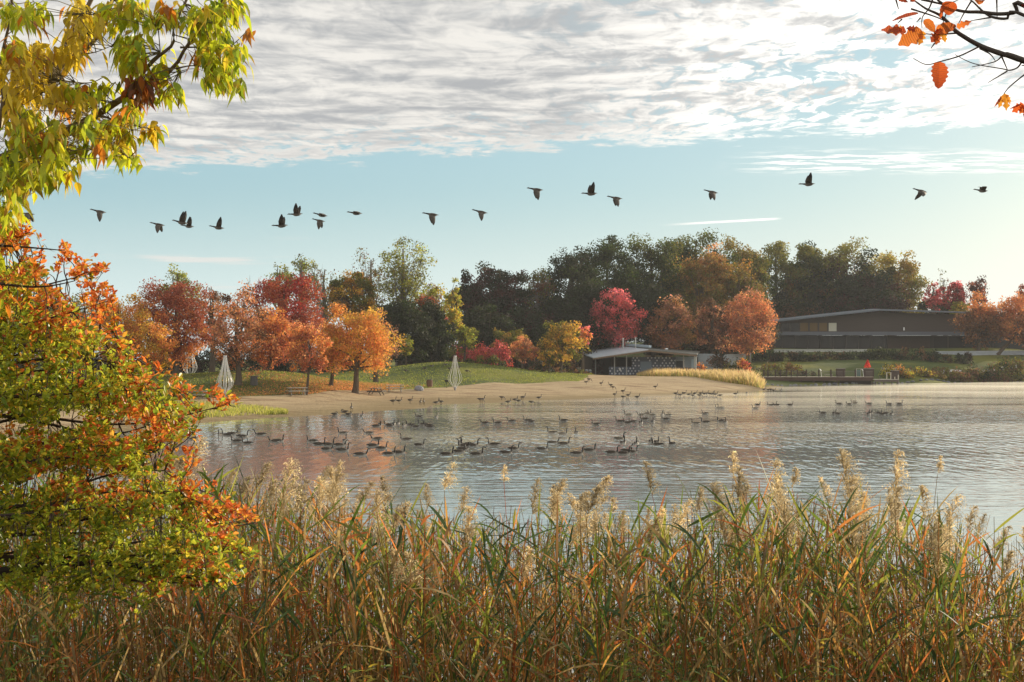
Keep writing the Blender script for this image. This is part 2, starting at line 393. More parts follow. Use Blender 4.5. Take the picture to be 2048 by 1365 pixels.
# ------------------------------------------------------------------ plants: generators
def unit(v): return v / (np.linalg.norm(v, axis=-1, keepdims=True) + 1e-9)
def jitter_col(rng, base, n, dv=0.25, dh=0.12):
    base = np.asarray(base, float)
    k = np.exp(rng.normal(0, dv, (n, 1)))
    h = 1 + rng.normal(0, dh, (n, 3))
    return np.clip(base * k * h, 0.002, 0.95)
def cards(mb, rng, pts, size, cols, up=0.3, aspect=0.62):
    """small pointed leaf faces at pts"""
    n = len(pts); nrm = unit(rng.normal(size=(n, 3)) + np.array([0, 0, up]))
    tdir = unit(np.cross(nrm, rng.normal(size=(n, 3)))); b = np.cross(nrm, tdir)
    s = (size * rng.uniform(0.6, 1.35, (n, 1))) if np.isscalar(size) else size[:, None]
    v = np.stack([pts - tdir * s * .5, pts + b * s * aspect * .5 + nrm * s * .08, pts + tdir * s * .5, pts - b * s * aspect * .5 + nrm * s * .08], 1)
    mb.add(v.reshape(-1, 3), np.arange(n * 4).reshape(-1, 4), np.repeat(cols, 4, 0))
def ribbons(mb, base, d, L, wid, droop, cols, prof, side=None, rng=None, fold=0.0, tipcol=None, curl=0.0):
    """tapered leaf ribbons: straight start direction d, bending down by droop"""
    n = len(base); S = len(prof); tt = np.linspace(0, 1, S)
    L = np.broadcast_to(np.asarray(L, float), (n,)); wid = np.broadcast_to(np.asarray(wid, float), (n,)); droop = np.broadcast_to(np.asarray(droop, float), (n,))
    g = np.array([0, 0, -1.0])
    pth = base[:, None] + d[:, None] * (L[:, None] * tt[None])[..., None] + g * (L * droop)[:, None, None] * (tt ** 2)[None, :, None]
    if side is None: side = unit(np.cross(d, np.array([0, 0, 1.0]) + 0.4 * rng.normal(size=(n, 3))))
    nrm = unit(np.cross(side, d))
    if curl: pth = pth + nrm[:, None] * (curl * L)[:, None, None] * (tt * (1 - tt))[None, :, None]
    w_ = wid[:, None, None] * np.asarray(prof)[None, :, None] * .5
    l = pth + side[:, None] * w_; r = pth - side[:, None] * w_
    tw = (1 - tt)[None, :, None]
    if fold:
        up = nrm[:, None] * w_ * fold
        v = np.stack([l + up, pth, r + up], 2); k = 3
    else: v = np.stack([l, r], 2); k = 2
    base_i = np.arange(n)[:, None, None] * (S * k) + np.arange(S - 1)[None, :, None] * k + np.arange(k - 1)[None, None]
    f = np.stack([base_i, base_i + 1, base_i + k + 1, base_i + k], -1).reshape(-1, 4)
    c = np.repeat(cols[:, None], S, 1)
    if tipcol is not None: c = c * tw + np.asarray(tipcol).reshape(-1, 1, 3) * (1 - tw)
    mb.add(v.reshape(-1, 3), f, np.repeat(c.reshape(-1, 3), k, 0))
def bend(p0, p1, rng, amt=0.08, n=6, sag=0.0):
    p0, p1 = np.asarray(p0, float), np.asarray(p1, float); t_ = np.linspace(0, 1, n)[:, None]; L = np.linalg.norm(p1 - p0)
    a, b = rng.normal(size=3) * amt * L, rng.normal(size=3) * amt * L * .5
    return p0 + (p1 - p0) * t_ + a * (t_ * (1 - t_)) * 2 + b * np.sin(t_ * 2 * np.pi) * .5 + np.array([0, 0, -sag * L]) * (t_ * (1 - t_))
def blur_path(pts, n=14):
    pts = np.asarray(pts, float); k = len(pts); tt = np.linspace(0, k - 1, n); i = np.clip(tt.astype(int), 0, k - 2); f = (tt - i)[:, None]
    p0 = pts[np.clip(i - 1, 0, k - 1)]; p1 = pts[i]; p2 = pts[i + 1]; p3 = pts[np.clip(i + 2, 0, k - 1)]
    return .5 * (2 * p1 + (p2 - p0) * f + (2 * p0 - 5 * p1 + 4 * p2 - p3) * f ** 2 + (3 * p1 - p0 - 3 * p2 + p3) * f ** 3)

BARK = (0.11, 0.085, 0.06); BARKG = (0.20, 0.18, 0.15)
def tree(name, px, top, bot, hw, Y, cols, label, cat='tree', group=None, dens=1.0, base_px=None, shape='round', seed=0, lump=0.25, leaf=None, bark=BARK,
         trunk_r=None, limbs=14, clumps=None, topcol=None, sidecol=None, sparse=0.0, twigs=0, depth=1.0, clump_r=0.2, topat=.55):
    """a tree that stands Y metres off: crown of leaf clumps between rows top and bot, hw pixels to each side"""
    rng = np.random.default_rng(1000 + seed)
    bx = px if base_px is None else base_px
    b0 = at(bx, 720, Y); b0[2] = float(terr(b0[0], b0[1])) - 0.1
    ct, cb = at(px, top, Y), at(px, bot, Y); s = Y / F
    c = (ct + cb) / 2; rz_ = (ct[2] - cb[2]) / 2; rx = hw * s; ry = rx * depth
    if leaf is None: leaf = max(0.16, 4.3 * s)
    nc = clumps or int(np.clip(40 + 1.0 * hw * (bot - top) / 60, 36, 190))
    # clump centres, pushed to the shell
    u = unit(rng.normal(size=(nc, 3))); rad = rng.uniform(0.25, 1.0, nc) ** 0.45
    lumpn = 1 + lump * (np.sin(u[:, 0] * 4.1 + seed) * np.cos(u[:, 1] * 3.7 + seed * 2) + 0.6 * np.sin(u[:, 2] * 7 + seed * 3 + u[:, 0] * 5))
    q = u * (rad * np.clip(lumpn, .5, 1.25))[:, None]
    zz = q[:, 2]
    if shape == 'cone': k = np.clip(1.15 - 0.75 * (zz + 1) / 2, .15, 1.2); q[:, 0] *= k; q[:, 1] *= k
    if shape == 'vase': k = np.clip(0.55 + 0.6 * (zz + 1) / 2, .3, 1.1); q[:, 0] *= k; q[:, 1] *= k
    if shape == 'broad': k = np.clip(1.12 - 0.35 * (zz + 1) / 2, .3, 1.2); q[:, 0] *= k; q[:, 1] *= k
    q *= 0.93
    C_ = c + q * np.array([rx, ry, rz_])
    area = np.pi * rx * rz_
    n = int(dens * (1 - sparse) * 5.5 * area / (leaf * leaf * 0.31))
    n = int(np.clip(n, 250, 24000))
    per = rng.dirichlet(np.full(nc, 3.0)); ci = rng.choice(nc, n, p=per)
    cr = clump_r * min(rx, rz_) * rng.uniform(.6, 1.4, nc) + leaf * .5
    pts = C_[ci] + unit(rng.normal(size=(n, 3))) * (rng.uniform(size=(n, 1)) ** .5) * cr[ci][:, None] * np.array([1, 1, .72]) * 1.15
    cols = np.atleast_2d(np.array(cols, float))
    # hue drifts from clump to clump, more of the first colour low, the last one high
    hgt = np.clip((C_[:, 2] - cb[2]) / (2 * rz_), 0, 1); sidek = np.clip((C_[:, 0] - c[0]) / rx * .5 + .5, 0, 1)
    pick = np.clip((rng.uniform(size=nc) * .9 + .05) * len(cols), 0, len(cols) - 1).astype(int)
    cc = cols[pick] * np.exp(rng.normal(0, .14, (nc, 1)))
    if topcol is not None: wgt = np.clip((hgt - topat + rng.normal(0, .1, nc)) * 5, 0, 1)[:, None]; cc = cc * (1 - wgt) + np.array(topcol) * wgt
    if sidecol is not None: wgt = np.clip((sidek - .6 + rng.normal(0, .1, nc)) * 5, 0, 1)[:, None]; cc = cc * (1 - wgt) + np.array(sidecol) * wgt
    lc = np.clip(cc[ci] * np.exp(rng.normal(0, .2, (n, 1))) * (1 + rng.normal(0, .1, (n, 3))), .002, .9)
    mb = MB(); root = b0
    cards(mb, rng, pts - root, leaf, lc)
    tk = MB(); r0 = trunk_r or max(0.12, 0.035 * (ct[2] - b0[2]))
    mid = np.array([c[0], c[1], cb[2] + rz_ * .35])
    lead = np.array([c[0], c[1], ct[2] - rz_ * .25])
    stem = np.vstack([bend(b0, mid, rng, .03, 6), bend(mid, lead, rng, .05, 6)[1:]])
    tk.tube(stem - root, np.interp(np.arange(len(stem)), [0, 1, len(stem) - 1], [r0 * 1.25, r0, r0 * .15]), 7, bark)
    order = np.argsort(-rad)[:limbs] if limbs < nc else np.arange(nc)
    for i_ in order:
        z0 = rng.uniform(.0, .55); st_ = mid * (1 - z0) + lead * z0 if rng.uniform() < .6 else b0 * .15 + mid * .85
        pth = bend(st_, C_[i_], rng, .1, 6, -.15); r1 = r0 * rng.uniform(.25, .45) * min(1, 16 / max(limbs, 1)) ** .8
        tk.tube(pth - root, np.linspace(r1, r1 * .15, 6), 4, bark)
        for _ in range(twigs):
            k_ = rng.integers(2, 6); e = pth[k_] + unit(rng.normal(size=3) + np.array([0, 0, .9]) + unit(pth[-1] - pth[0])) * rng.uniform(.15, .42) * rx
            tk.tube(bend(pth[k_], e, rng, .1, 4) - root, np.linspace(r1 * .3, r1 * .08, 4), 3, bark)
    e = empty(name, tuple(root), 0, label, cat, group)
    mb.build('crown', M_leaf, e)
    tk.build('trunk', M_bark, e)
    return e

def bush(name, px, top, bot, hw, Y, cols, label, cat='bush', group=None, seed=0, dens=1.0, depth=1.0, topcol=None, leaf=None, stems=7):
    """a bush of leaf clumps on a fan of stems"""
    rng = np.random.default_rng(5000 + seed); s = Y / F
    b0 = at(px, 720, Y); b0[2] = float(terr(b0[0], b0[1])) - .05
    ct = at(px, top, Y); H = max(ct[2] - b0[2], .3); rx = hw * s
    leaf = leaf or max(.14, 3.8 * s); nc = int(np.clip(16 + hw, 18, 110))
    u = rng.uniform(-1, 1, (nc, 2)); hh = rng.uniform(.12, 1, nc) ** .7
    prof = np.sqrt(np.clip(1 - (np.abs(u[:, 0])) ** 2.6, .05, 1)) * (1 + .18 * np.sin(u[:, 0] * 9 + seed))
    C_ = np.stack([u[:, 0] * rx, u[:, 1] * rx * depth * .6, hh * H * prof * .93], -1)
    n = int(np.clip(dens * 5.5 * (2 * rx * H * .8) / (leaf * leaf * .31), 120, 9000))
    ci = rng.integers(0, nc, n); cr = .13 * min(2 * rx, H * 1.5) + leaf * .4
    pts = C_[ci] + np.clip(rng.normal(size=(n, 3)), -1.9, 1.9) * cr * .7; pts[:, 2] = np.abs(pts[:, 2])
    cols = np.atleast_2d(np.array(cols, float)); cc = cols[rng.integers(0, len(cols), nc)] * np.exp(rng.normal(0, .15, (nc, 1)))
    if topcol is not None: wgt = np.clip((hh - .55) * 4, 0, 1)[:, None]; cc = cc * (1 - wgt) + np.array(topcol) * wgt
    lc = np.clip(cc[ci] * np.exp(rng.normal(0, .2, (n, 1))) * (1 + rng.normal(0, .1, (n, 3))), .002, .9)
    e = empty(name, tuple(b0), 0, label, cat, group)
    mb = MB(); cards(mb, rng, pts, leaf, lc); mb.build('foliage', M_leaf, e)
    tk = MB()
    for k in range(stems):
        i_ = rng.integers(0, nc); tk.tube(bend([C_[i_, 0] * .25, C_[i_, 1] * .25, 0], C_[i_], rng, .08, 4), np.linspace(.05, .015, 4) * max(H, 1) * .5, 4, BARK)
    tk.build('stem', M_bark, e)
    return e

# linear foliage colours
GOLD = (.50, .30, .04); ORANGE = (.54, .23, .055); SALMON = (.54, .235, .09); BRICK = (.30, .085, .035); RED = (.25, .028, .02); PINK = (.62, .15, .15); YEL = (.45, .34, .04)
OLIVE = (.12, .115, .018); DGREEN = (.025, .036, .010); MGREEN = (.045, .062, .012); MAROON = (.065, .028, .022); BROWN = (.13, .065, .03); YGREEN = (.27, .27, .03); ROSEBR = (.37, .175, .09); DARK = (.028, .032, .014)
TREES = [
 # name, px, top, bottom, hw, Y, colours, label, extra
 ('maple_tree', 238, 588, 742, 64, 178, [GOLD, ORANGE, GOLD], 'golden yellow maple half hidden behind the orange thorn shrub', dict(base_px=240)),
 ('maple_tree', 298, 628, 744, 48, 175, [GOLD, ORANGE], 'small golden orange maple between the yellow maple and the brick red one', dict(base_px=304)),
 ('maple_tree', 350, 555, 736, 72, 183, [BRICK, BRICK, ORANGE], 'brick red round maple behind the picnic tables', dict(base_px=343, topcol=(.25, .07, .035))),
 ('poplar_tree', 356, 534, 640, 46, 236, [OLIVE, YGREEN], 'thin green poplar showing its top above the brick red maple', dict(sparse=.55, base_px=356, twigs=1)),
 ('maple_tree', 476, 577, 748, 60, 168, [ROSEBR, SALMON, BROWN], 'thinning pinkish brown maple with a bare trunk behind the left wire sculpture', dict(base_px=477, sparse=.42, limbs=30, twigs=2)),
 ('maple_tree', 425, 575, 690, 40, 214, [BROWN, ROSEBR], 'half bare brown tree between the brick red maple and the pinkish maple', dict(sparse=.5, twigs=2)),
 ('maple_tree', 572, 551, 715, 90, 202, [RED, RED, BRICK], 'deep red dome shaped maple, the darkest red crown on the left shore', dict(base_px=588, lump=.1)),
 ('maple_tree', 542, 620, 738, 62, 184, [SALMON, ORANGE, BRICK], 'salmon orange maple on the crest of the low leafy mound', dict(base_px=535)),
 ('maple_tree', 618, 640, 752, 46, 166, [SALMON, BRICK, ORANGE], 'slender orange red maple with a thin dark trunk at the beach edge', dict(base_px=612, sparse=.35, limbs=26, twigs=2, trunk_r=.17)),
 ('maple_tree', 668, 655, 745, 45, 178, [ORANGE, SALMON], 'low orange crown tucked between the slender red maple and the bright orange one', dict(base_px=662)),
 ('maple_tree', 716, 608, 752, 78, 176, [ORANGE, (.56, .27, .06), GOLD], 'bright orange maple standing alone by the beach picnic table', dict(base_px=710, shape='broad', lump=.35)),
 ('bare_tree', 752, 622, 740, 56, 204, [BROWN, ROSEBR], 'brown twiggy tree right behind the bright orange maple', dict(sparse=.72, limbs=50, twigs=3)),
 ('poplar_tree', 604, 507, 620, 34, 258, [OLIVE, YGREEN], 'tall thin green poplar above the deep red maple', dict(sparse=.68, limbs=30, twigs=2, base_px=612, bark=BARKG)),
 ('poplar_tree', 560, 530, 620, 32, 262, [OLIVE, YGREEN], 'lower green poplar just left of the tall thin poplar', dict(sparse=.6, twigs=3, bark=BARKG)),
 ('bare_tree', 650, 522, 660, 42, 255, [OLIVE, BROWN], 'nearly bare grey tree right of the thin poplar', dict(sparse=.85, limbs=70, twigs=4, bark=BARKG, base_px=655)),
 ('oak_tree', 706, 545, 650, 50, 246, [GOLD, (.34, .17, .03), OLIVE], 'dull gold oak rising behind the bright orange maple', dict()),
 ('bare_tree', 742, 497, 680, 52, 256, [OLIVE, BROWN], 'leafless grey tree leaning away from the big olive poplar', dict(sparse=.88, limbs=80, twigs=4, bark=BARKG, base_px=768, shape='vase')),
 ('poplar_tree', 806, 478, 640, 62, 252, [OLIVE, (.16, .16, .03), YGREEN], 'big open olive green poplar, tallest tree of the left wood', dict(sparse=.66, limbs=90, twigs=4, bark=BARKG, shape='vase', base_px=800, lump=.4)),
 ('birch_tree', 866, 566, 660, 40, 262, [YGREEN, YEL, BROWN], 'yellow green tree with reddish patches right of the big poplar', dict(sparse=.3)),
 ('birch_tree', 905, 565, 690, 22, 258, [YEL, YGREEN], 'narrow bright yellow tree beside the dark oak', dict(sparse=.2)),
 ('ash_tree', 850, 590, 640, 34, 250, [BRICK, BROWN], 'small rusty red crown under the yellow green tree', dict()),
 ('juniper_tree', 800, 603, 735, 74, 240, [DGREEN, DARK], 'wide dark green juniper behind the grassy mound', dict(shape='broad')),
 ('juniper_tree', 862, 600, 735, 46, 246, [DGREEN, DARK], 'dark green juniper right of the widest juniper', dict(shape='broad')),
 ('crab_apple_tree', 812, 672, 714, 15, 232, [YGREEN, OLIVE], 'very small green tree alone on top of the mound', dict(sparse=.1, trunk_r=.08)),
 ('crab_apple_tree', 872, 635, 728, 46, 252, [OLIVE, (.20, .16, .03), YGREEN], 'round olive green tree behind the mound', dict(shape='broad', base_px=872)),
 ('sumac_tree', 882, 630, 672, 17, 260, [PINK], 'bright pink red top poking over the round olive tree', dict()),
 ('crab_apple_tree', 930, 650, 706, 28, 254, [YGREEN, OLIVE], 'light green bushy tree right of the round olive tree', dict()),
 ('crab_apple_tree', 1018, 657, 715, 36, 262, [(.26, .17, .03), OLIVE], 'dull gold bushy tree behind the red bushes', dict()),
 ('crab_apple_tree', 1046, 676, 726, 29, 252, [ROSEBR, SALMON], 'salmon pink little tree at the right end of the mound', dict(base_px=1044)),
 ('maple_tree', 1124, 641, 728, 52, 250, [(.30, .19, .03), OLIVE, GOLD], 'olive gold maple standing left of the beach house', dict(base_px=1121, shape='broad')),
 ('maple_tree', 1098, 695, 732, 24, 247, [OLIVE, GOLD], 'low green side tree leaning on the olive gold maple', dict()),
 ('maple_tree', 1164, 650, 690, 20, 262, [PINK, ORANGE], 'small red orange maple peeping out behind the olive gold one', dict()),
 ('oak_tree', 936, 552, 690, 42, 290, [MAROON, DARK], 'dark maroon oak next to the yellow tree', dict(lump=.4)),
 ('oak_tree', 1000, 527, 680, 62, 292, [MAROON, DARK], 'tall dark maroon oak left of the green wood', dict(lump=.4)),
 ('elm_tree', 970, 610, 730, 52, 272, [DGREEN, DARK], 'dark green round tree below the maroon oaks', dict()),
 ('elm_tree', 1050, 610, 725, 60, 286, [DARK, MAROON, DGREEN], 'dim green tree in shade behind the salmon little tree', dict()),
 ('bare_tree', 1076, 530, 650, 34, 300, [OLIVE, BROWN], 'thin grey green tree in the gap between the maroon oak and the wood', dict(sparse=.65, limbs=40, twigs=3, bark=BARKG)),
 ('oak_tree', 1140, 492, 695, 70, 306, [DGREEN, MGREEN, DARK], 'dark green oak at the left edge of the big wood', dict()),
 ('oak_tree', 1215, 470, 695, 78, 318, [DGREEN, MGREEN], 'dark green oak above the pink maple', dict()),
 ('oak_tree', 1300, 466, 685, 78, 330, [DGREEN, MGREEN, OLIVE], 'dark green oak above the beach house roof', dict(topcol=(.09, .10, .018))),  # topcol on these wood oaks: sunlit crown tops put into leaf colour
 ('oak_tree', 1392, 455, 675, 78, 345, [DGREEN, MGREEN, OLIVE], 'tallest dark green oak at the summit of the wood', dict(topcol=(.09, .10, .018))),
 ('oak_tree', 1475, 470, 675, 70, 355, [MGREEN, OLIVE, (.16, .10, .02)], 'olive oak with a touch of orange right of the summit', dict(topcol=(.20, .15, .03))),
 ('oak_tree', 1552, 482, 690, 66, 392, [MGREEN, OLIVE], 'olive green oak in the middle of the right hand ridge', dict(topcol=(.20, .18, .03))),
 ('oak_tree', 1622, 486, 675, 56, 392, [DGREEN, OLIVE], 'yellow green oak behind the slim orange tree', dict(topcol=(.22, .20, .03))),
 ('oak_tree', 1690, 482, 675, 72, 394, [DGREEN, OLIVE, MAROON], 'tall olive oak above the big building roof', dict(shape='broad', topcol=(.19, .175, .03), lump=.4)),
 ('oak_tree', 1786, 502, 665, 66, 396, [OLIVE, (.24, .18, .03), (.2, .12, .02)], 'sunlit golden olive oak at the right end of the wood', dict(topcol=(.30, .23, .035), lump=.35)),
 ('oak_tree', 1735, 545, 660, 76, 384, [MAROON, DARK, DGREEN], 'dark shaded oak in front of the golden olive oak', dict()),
 ('oak_tree', 1640, 560, 670, 45, 388, [BROWN, DARK], 'dark brown slim oak behind the left roof edge', dict()),
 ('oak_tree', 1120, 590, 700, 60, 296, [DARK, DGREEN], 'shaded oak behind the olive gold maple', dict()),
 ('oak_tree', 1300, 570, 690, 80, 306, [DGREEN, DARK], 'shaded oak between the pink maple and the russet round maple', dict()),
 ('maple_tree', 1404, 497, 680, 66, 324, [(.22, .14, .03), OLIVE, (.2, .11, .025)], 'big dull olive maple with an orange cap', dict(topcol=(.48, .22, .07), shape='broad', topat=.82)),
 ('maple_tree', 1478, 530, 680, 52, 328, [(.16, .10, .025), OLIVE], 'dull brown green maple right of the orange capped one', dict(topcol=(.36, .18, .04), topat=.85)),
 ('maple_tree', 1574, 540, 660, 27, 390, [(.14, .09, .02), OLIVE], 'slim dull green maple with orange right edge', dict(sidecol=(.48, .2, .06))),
 ('maple_tree', 1228, 575, 700, 54, 296, [PINK, (.55, .10, .08), (.35, .08, .06)], 'hot pink red maple behind the beach house', dict(shape='round', topcol=PINK, lump=.15)),
 ('maple_tree', 1200, 600, 690, 30, 300, [(.40, .07, .06), (.25, .06, .045)], 'darker red maple at the left shoulder of the pink one', dict()),
 ('maple_tree', 1340, 595, 703, 56, 300, [(.36, .15, .055), ROSEBR, (.25, .13, .03)], 'russet round maple right of the pink one', dict(shape='broad', lump=.15)),
 ('maple_tree', 1426, 602, 708, 40, 306, [ROSEBR, BROWN], 'dull rose brown maple in the middle of the row', dict()),
 ('maple_tree', 1496, 585, 712, 58, 304, [SALMON, ROSEBR, (.44, .17, .07)], 'large salmon maple left of the big building', dict(lump=.2)),
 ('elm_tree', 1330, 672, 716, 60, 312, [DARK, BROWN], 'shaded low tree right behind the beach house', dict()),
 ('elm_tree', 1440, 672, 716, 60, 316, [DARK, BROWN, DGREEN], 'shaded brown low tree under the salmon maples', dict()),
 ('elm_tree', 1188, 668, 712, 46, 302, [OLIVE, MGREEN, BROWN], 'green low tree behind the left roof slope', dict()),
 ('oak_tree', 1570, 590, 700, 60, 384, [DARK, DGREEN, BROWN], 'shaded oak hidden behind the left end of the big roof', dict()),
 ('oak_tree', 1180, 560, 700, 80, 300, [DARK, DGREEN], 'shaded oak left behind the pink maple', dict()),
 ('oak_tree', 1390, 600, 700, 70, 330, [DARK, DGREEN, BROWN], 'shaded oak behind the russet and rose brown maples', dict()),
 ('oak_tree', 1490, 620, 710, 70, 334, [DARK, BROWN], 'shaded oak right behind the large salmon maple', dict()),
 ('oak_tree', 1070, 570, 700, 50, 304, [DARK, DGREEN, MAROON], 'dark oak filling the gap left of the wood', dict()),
 ('bare_tree', 1888, 548, 640, 34, 398, [BROWN, OLIVE], 'leafless tree behind the little red maples', dict(sparse=.88, limbs=50, twigs=4, bark=BARKG)),
 ('maple_tree', 1866, 568, 620, 20, 392, [(.40, .06, .06), PINK], 'low crimson maple just right of the golden olive oak', dict(sparse=.2)),
 ('maple_tree', 1908, 554, 630, 25, 394, [(.34, .05, .05), RED, PINK], 'taller crimson maple between the two bare trees', dict(sparse=.25)),
 ('maple_tree', 1952, 554, 640, 27, 396, [(.22, .06, .04), MAROON, BRICK], 'see-through maroon maple right of the crimson ones', dict(sparse=.5, limbs=30, twigs=2)),
 ('maple_tree', 2044, 572, 640, 22, 396, [(.24, .06, .04), BRICK], 'dark red maple cut by the right picture edge', dict(sparse=.3)),
 ('elm_tree', 1872, 600, 650, 46, 400, [MGREEN, DGREEN], 'green tree behind the right half of the roof', dict()),
 ('elm_tree', 1918, 602, 640, 20, 392, [YGREEN, YEL], 'bright yellow green tree over the right roof end', dict()),
 ('elm_tree', 1740, 606, 632, 14, 388, [YEL, YGREEN], 'tiny yellow crown over the roof ridge', dict()),
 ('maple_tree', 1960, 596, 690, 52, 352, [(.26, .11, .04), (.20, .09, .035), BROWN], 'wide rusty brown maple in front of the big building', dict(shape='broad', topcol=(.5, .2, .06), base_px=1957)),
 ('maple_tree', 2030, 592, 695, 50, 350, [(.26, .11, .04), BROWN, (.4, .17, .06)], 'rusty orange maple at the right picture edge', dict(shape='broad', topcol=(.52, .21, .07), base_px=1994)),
 ('bare_tree', 180, 575, 720, 84, 246, [BROWN, OLIVE], 'leafless grey tree behind the golden maples on the far left', dict(sparse=.85, limbs=70, twigs=4, bark=BARKG)),
 ('elm_tree', 90, 590, 720, 90, 262, [OLIVE, BROWN, DGREEN], 'olive brown tree behind the overhanging branch on the far left', dict()),
 ('maple_tree', 120, 620, 745, 60, 200, [GOLD, OLIVE, ORANGE], 'yellow maple hidden deep behind the thorn shrub', dict()),
]
for i_, (nm, px_, top_, bot_, hw_, Y_, cols_, lab_, kw_) in enumerate(TREES):
    if nm in ('oak_tree', 'elm_tree', 'juniper_tree'): kw_ = dict(dict(clump_r=.21, dens=1.6, clumps=int(90 + hw_), lump=.12, topat=.72), **kw_)
    tree(nm, px_, top_, bot_, hw_, Y_, cols_, lab_, seed=i_, **kw_)

BUSHES = [
 ('bush', 925, 690, 728, 26, 258, [(.42, .07, .05), PINK], 'crimson bush at the left end of the red bushes'),
 ('bush', 962, 694, 728, 26, 257, [PINK, (.42, .08, .06), (.45, .16, .06)], 'crimson bush in the middle of the red bushes'),
 ('bush', 998, 690, 730, 22, 256, [PINK, (.36, .07, .05)], 'crimson bush at the right end of the red bushes'),
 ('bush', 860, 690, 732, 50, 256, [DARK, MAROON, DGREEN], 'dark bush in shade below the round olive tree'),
 ('bush', 970, 715, 732, 40, 253, [DGREEN, OLIVE], 'low dark green bush in front of the crimson bushes'),
 ('bush', 1080, 735, 752, 45, 246, [DARK, BROWN], 'dark low bush on the right shoulder of the mound'),
 ('bush', 1140, 741, 756, 36, 258, [DARK, BROWN, OLIVE], 'dark low bush before the pale garden wall'),
 ('bush', 1172, 748, 757, 12, 262, [YEL, YGREEN], 'small yellow green bush at the beach house corner'),
 ('bush', 1398, 730, 754, 12, 268, [BRICK, BROWN, ORANGE], 'small rusty bush at the right end of the beach house'),
 ('bush', 1488, 714, 748, 11, 262, [ORANGE, (.42, .09, .06), GOLD], 'tall thin orange and red bush behind the reedy grass'),
 ('bush', 1437, 706, 745, 18, 296, [DARK, BROWN], 'dark bush in front of the pale wall'),
 ('bush', 1480, 722, 748, 30, 290, [DARK, OLIVE], 'dark bush right of the pale wall'),
 ('bush', 1560, 728, 752, 40, 308, [BROWN, OLIVE], 'dry brown bush behind the dock'),
 ('bush', 1790, 731, 754, 24, 303, [YEL, ORANGE, OLIVE], 'yellow tufted bush right behind the lower deck'),
 ('bush', 1838, 738, 757, 28, 307, [OLIVE, YEL, BROWN], 'olive and yellow bush on the bank right of the deck'),
 ('bush', 1888, 738, 759, 36, 314, [BROWN, OLIVE], 'brown bush in the middle of the right bank'),
 ('bush', 1948, 738, 760, 38, 319, [OLIVE, BROWN, DGREEN], 'green brown bush on the right bank'),
 ('bush', 2018, 724, 760, 46, 323, [BROWN, OLIVE, DGREEN], 'large brown green bush at the right picture edge'),
 ('bush', 1535, 703, 722, 28, 334, [DARK, DGREEN], 'dark clipped bush left of the long pale wall'),
 ('bush', 1575, 704, 722, 32, 333, [DARK, DGREEN, BROWN], 'first dark bush before the long pale wall'),
 ('bush', 1655, 706, 722, 38, 333, [DARK, BROWN], 'second dark bush before the long pale wall'),
 ('bush', 1710, 705, 722, 32, 333, [DARK, DGREEN], 'third dark bush before the long pale wall'),
 ('bush', 1765, 698, 724, 36, 334, [DARK, DGREEN], 'tall dark bush right after the long pale wall'),
 ('bush', 1828, 700, 725, 40, 336, [DARK, DGREEN, BROWN], 'broad dark bush before the pale ramp'),
 ('bush', 1870, 704, 725, 11, 335, [DARK], 'narrow dark bush at the foot of the ramp'),
 ('bush', 1893, 712, 726, 10, 336, [DARK, BROWN], 'short dark bush beside the ramp'),
 ('bush', 1918, 706, 726, 6, 337, [DARK], 'thin upright dark shrub against the ramp'),
 ('bush', 1934, 705, 726, 8, 338, [DARK, MAROON], 'upright dark shrub, rightmost against the ramp'),
 ('bush', 1610, 708, 722, 22, 331, [DARK, DGREEN], 'low dark bush between the first and second bushes before the pale wall'),
 ('bush', 1862, 746, 764, 26, 309, [BROWN, OLIVE, (.2, .14, .04)], 'low brown bush at the water line right of the deck'),
 ('bush', 1915, 747, 764, 30, 313, [OLIVE, BROWN], 'low olive bush at the water line in the middle of the right bank'),
 ('bush', 1985, 745, 763, 30, 318, [BROWN, DGREEN, OLIVE], 'low brown green bush at the water line before the large edge bush'),
 ('bush', 1808, 742, 760, 18, 303, [YEL, OLIVE], 'small yellow olive bush at the right end of the lower deck'),
 ('bush', 1600, 742, 766, 30, 299, [DARK, OLIVE, BROWN], 'dim brush behind the railing at the left part of the dock'),
 ('bush', 1548, 738, 768, 22, 296, [DARK, OLIVE], 'dim brush behind the left end of the dock'),
 ('bush', 1160, 700, 745, 34, 290, [DARK, MAROON], 'dark bush left of the beach house'),
 ('bush', 1110, 715, 745, 40, 262, [DARK, BROWN], 'dark bush under the olive gold maple'),
 ('bush', 1050, 722, 745, 36, 266, [DARK, MAROON], 'dark bush under the salmon pink little tree'),
 ('bush', 830, 712, 735, 24, 258, [DARK, DGREEN], 'dark bush under the very small green tree'),
 ('bush', 1005, 655, 700, 50, 280, [OLIVE, DGREEN, BROWN], 'dull green bush above the crimson bushes'),
]
for i_, (nm, px_, top_, bot_, hw_, Y_, cols_, lab_) in enumerate(BUSHES):
    bush(nm, px_, top_, bot_, hw_, Y_, cols_, lab_, seed=i_)
# long hedge behind the left maples
for k, (a_, b_) in enumerate([(60, 'leftmost dark hedge bush seen under the maples'), (150, 'dark hedge bush behind the golden maple trunks'), (240, 'dark hedge bush behind the small golden orange maple'), (330, 'dark hedge bush left of the half hidden wire sculpture'),
                              (420, 'dark hedge bush right of the half hidden wire sculpture'), (510, 'dark hedge bush behind the pinkish maple trunk'), (600, 'dark hedge bush behind the slender red maple trunk'), (690, 'dark hedge bush behind the bright orange maple')]):
    bush('hedge_bush', a_, 706, 752, 58, 238, [DARK, MAROON, DGREEN], b_, group='dark hedge behind the left maples', seed=60 + k)

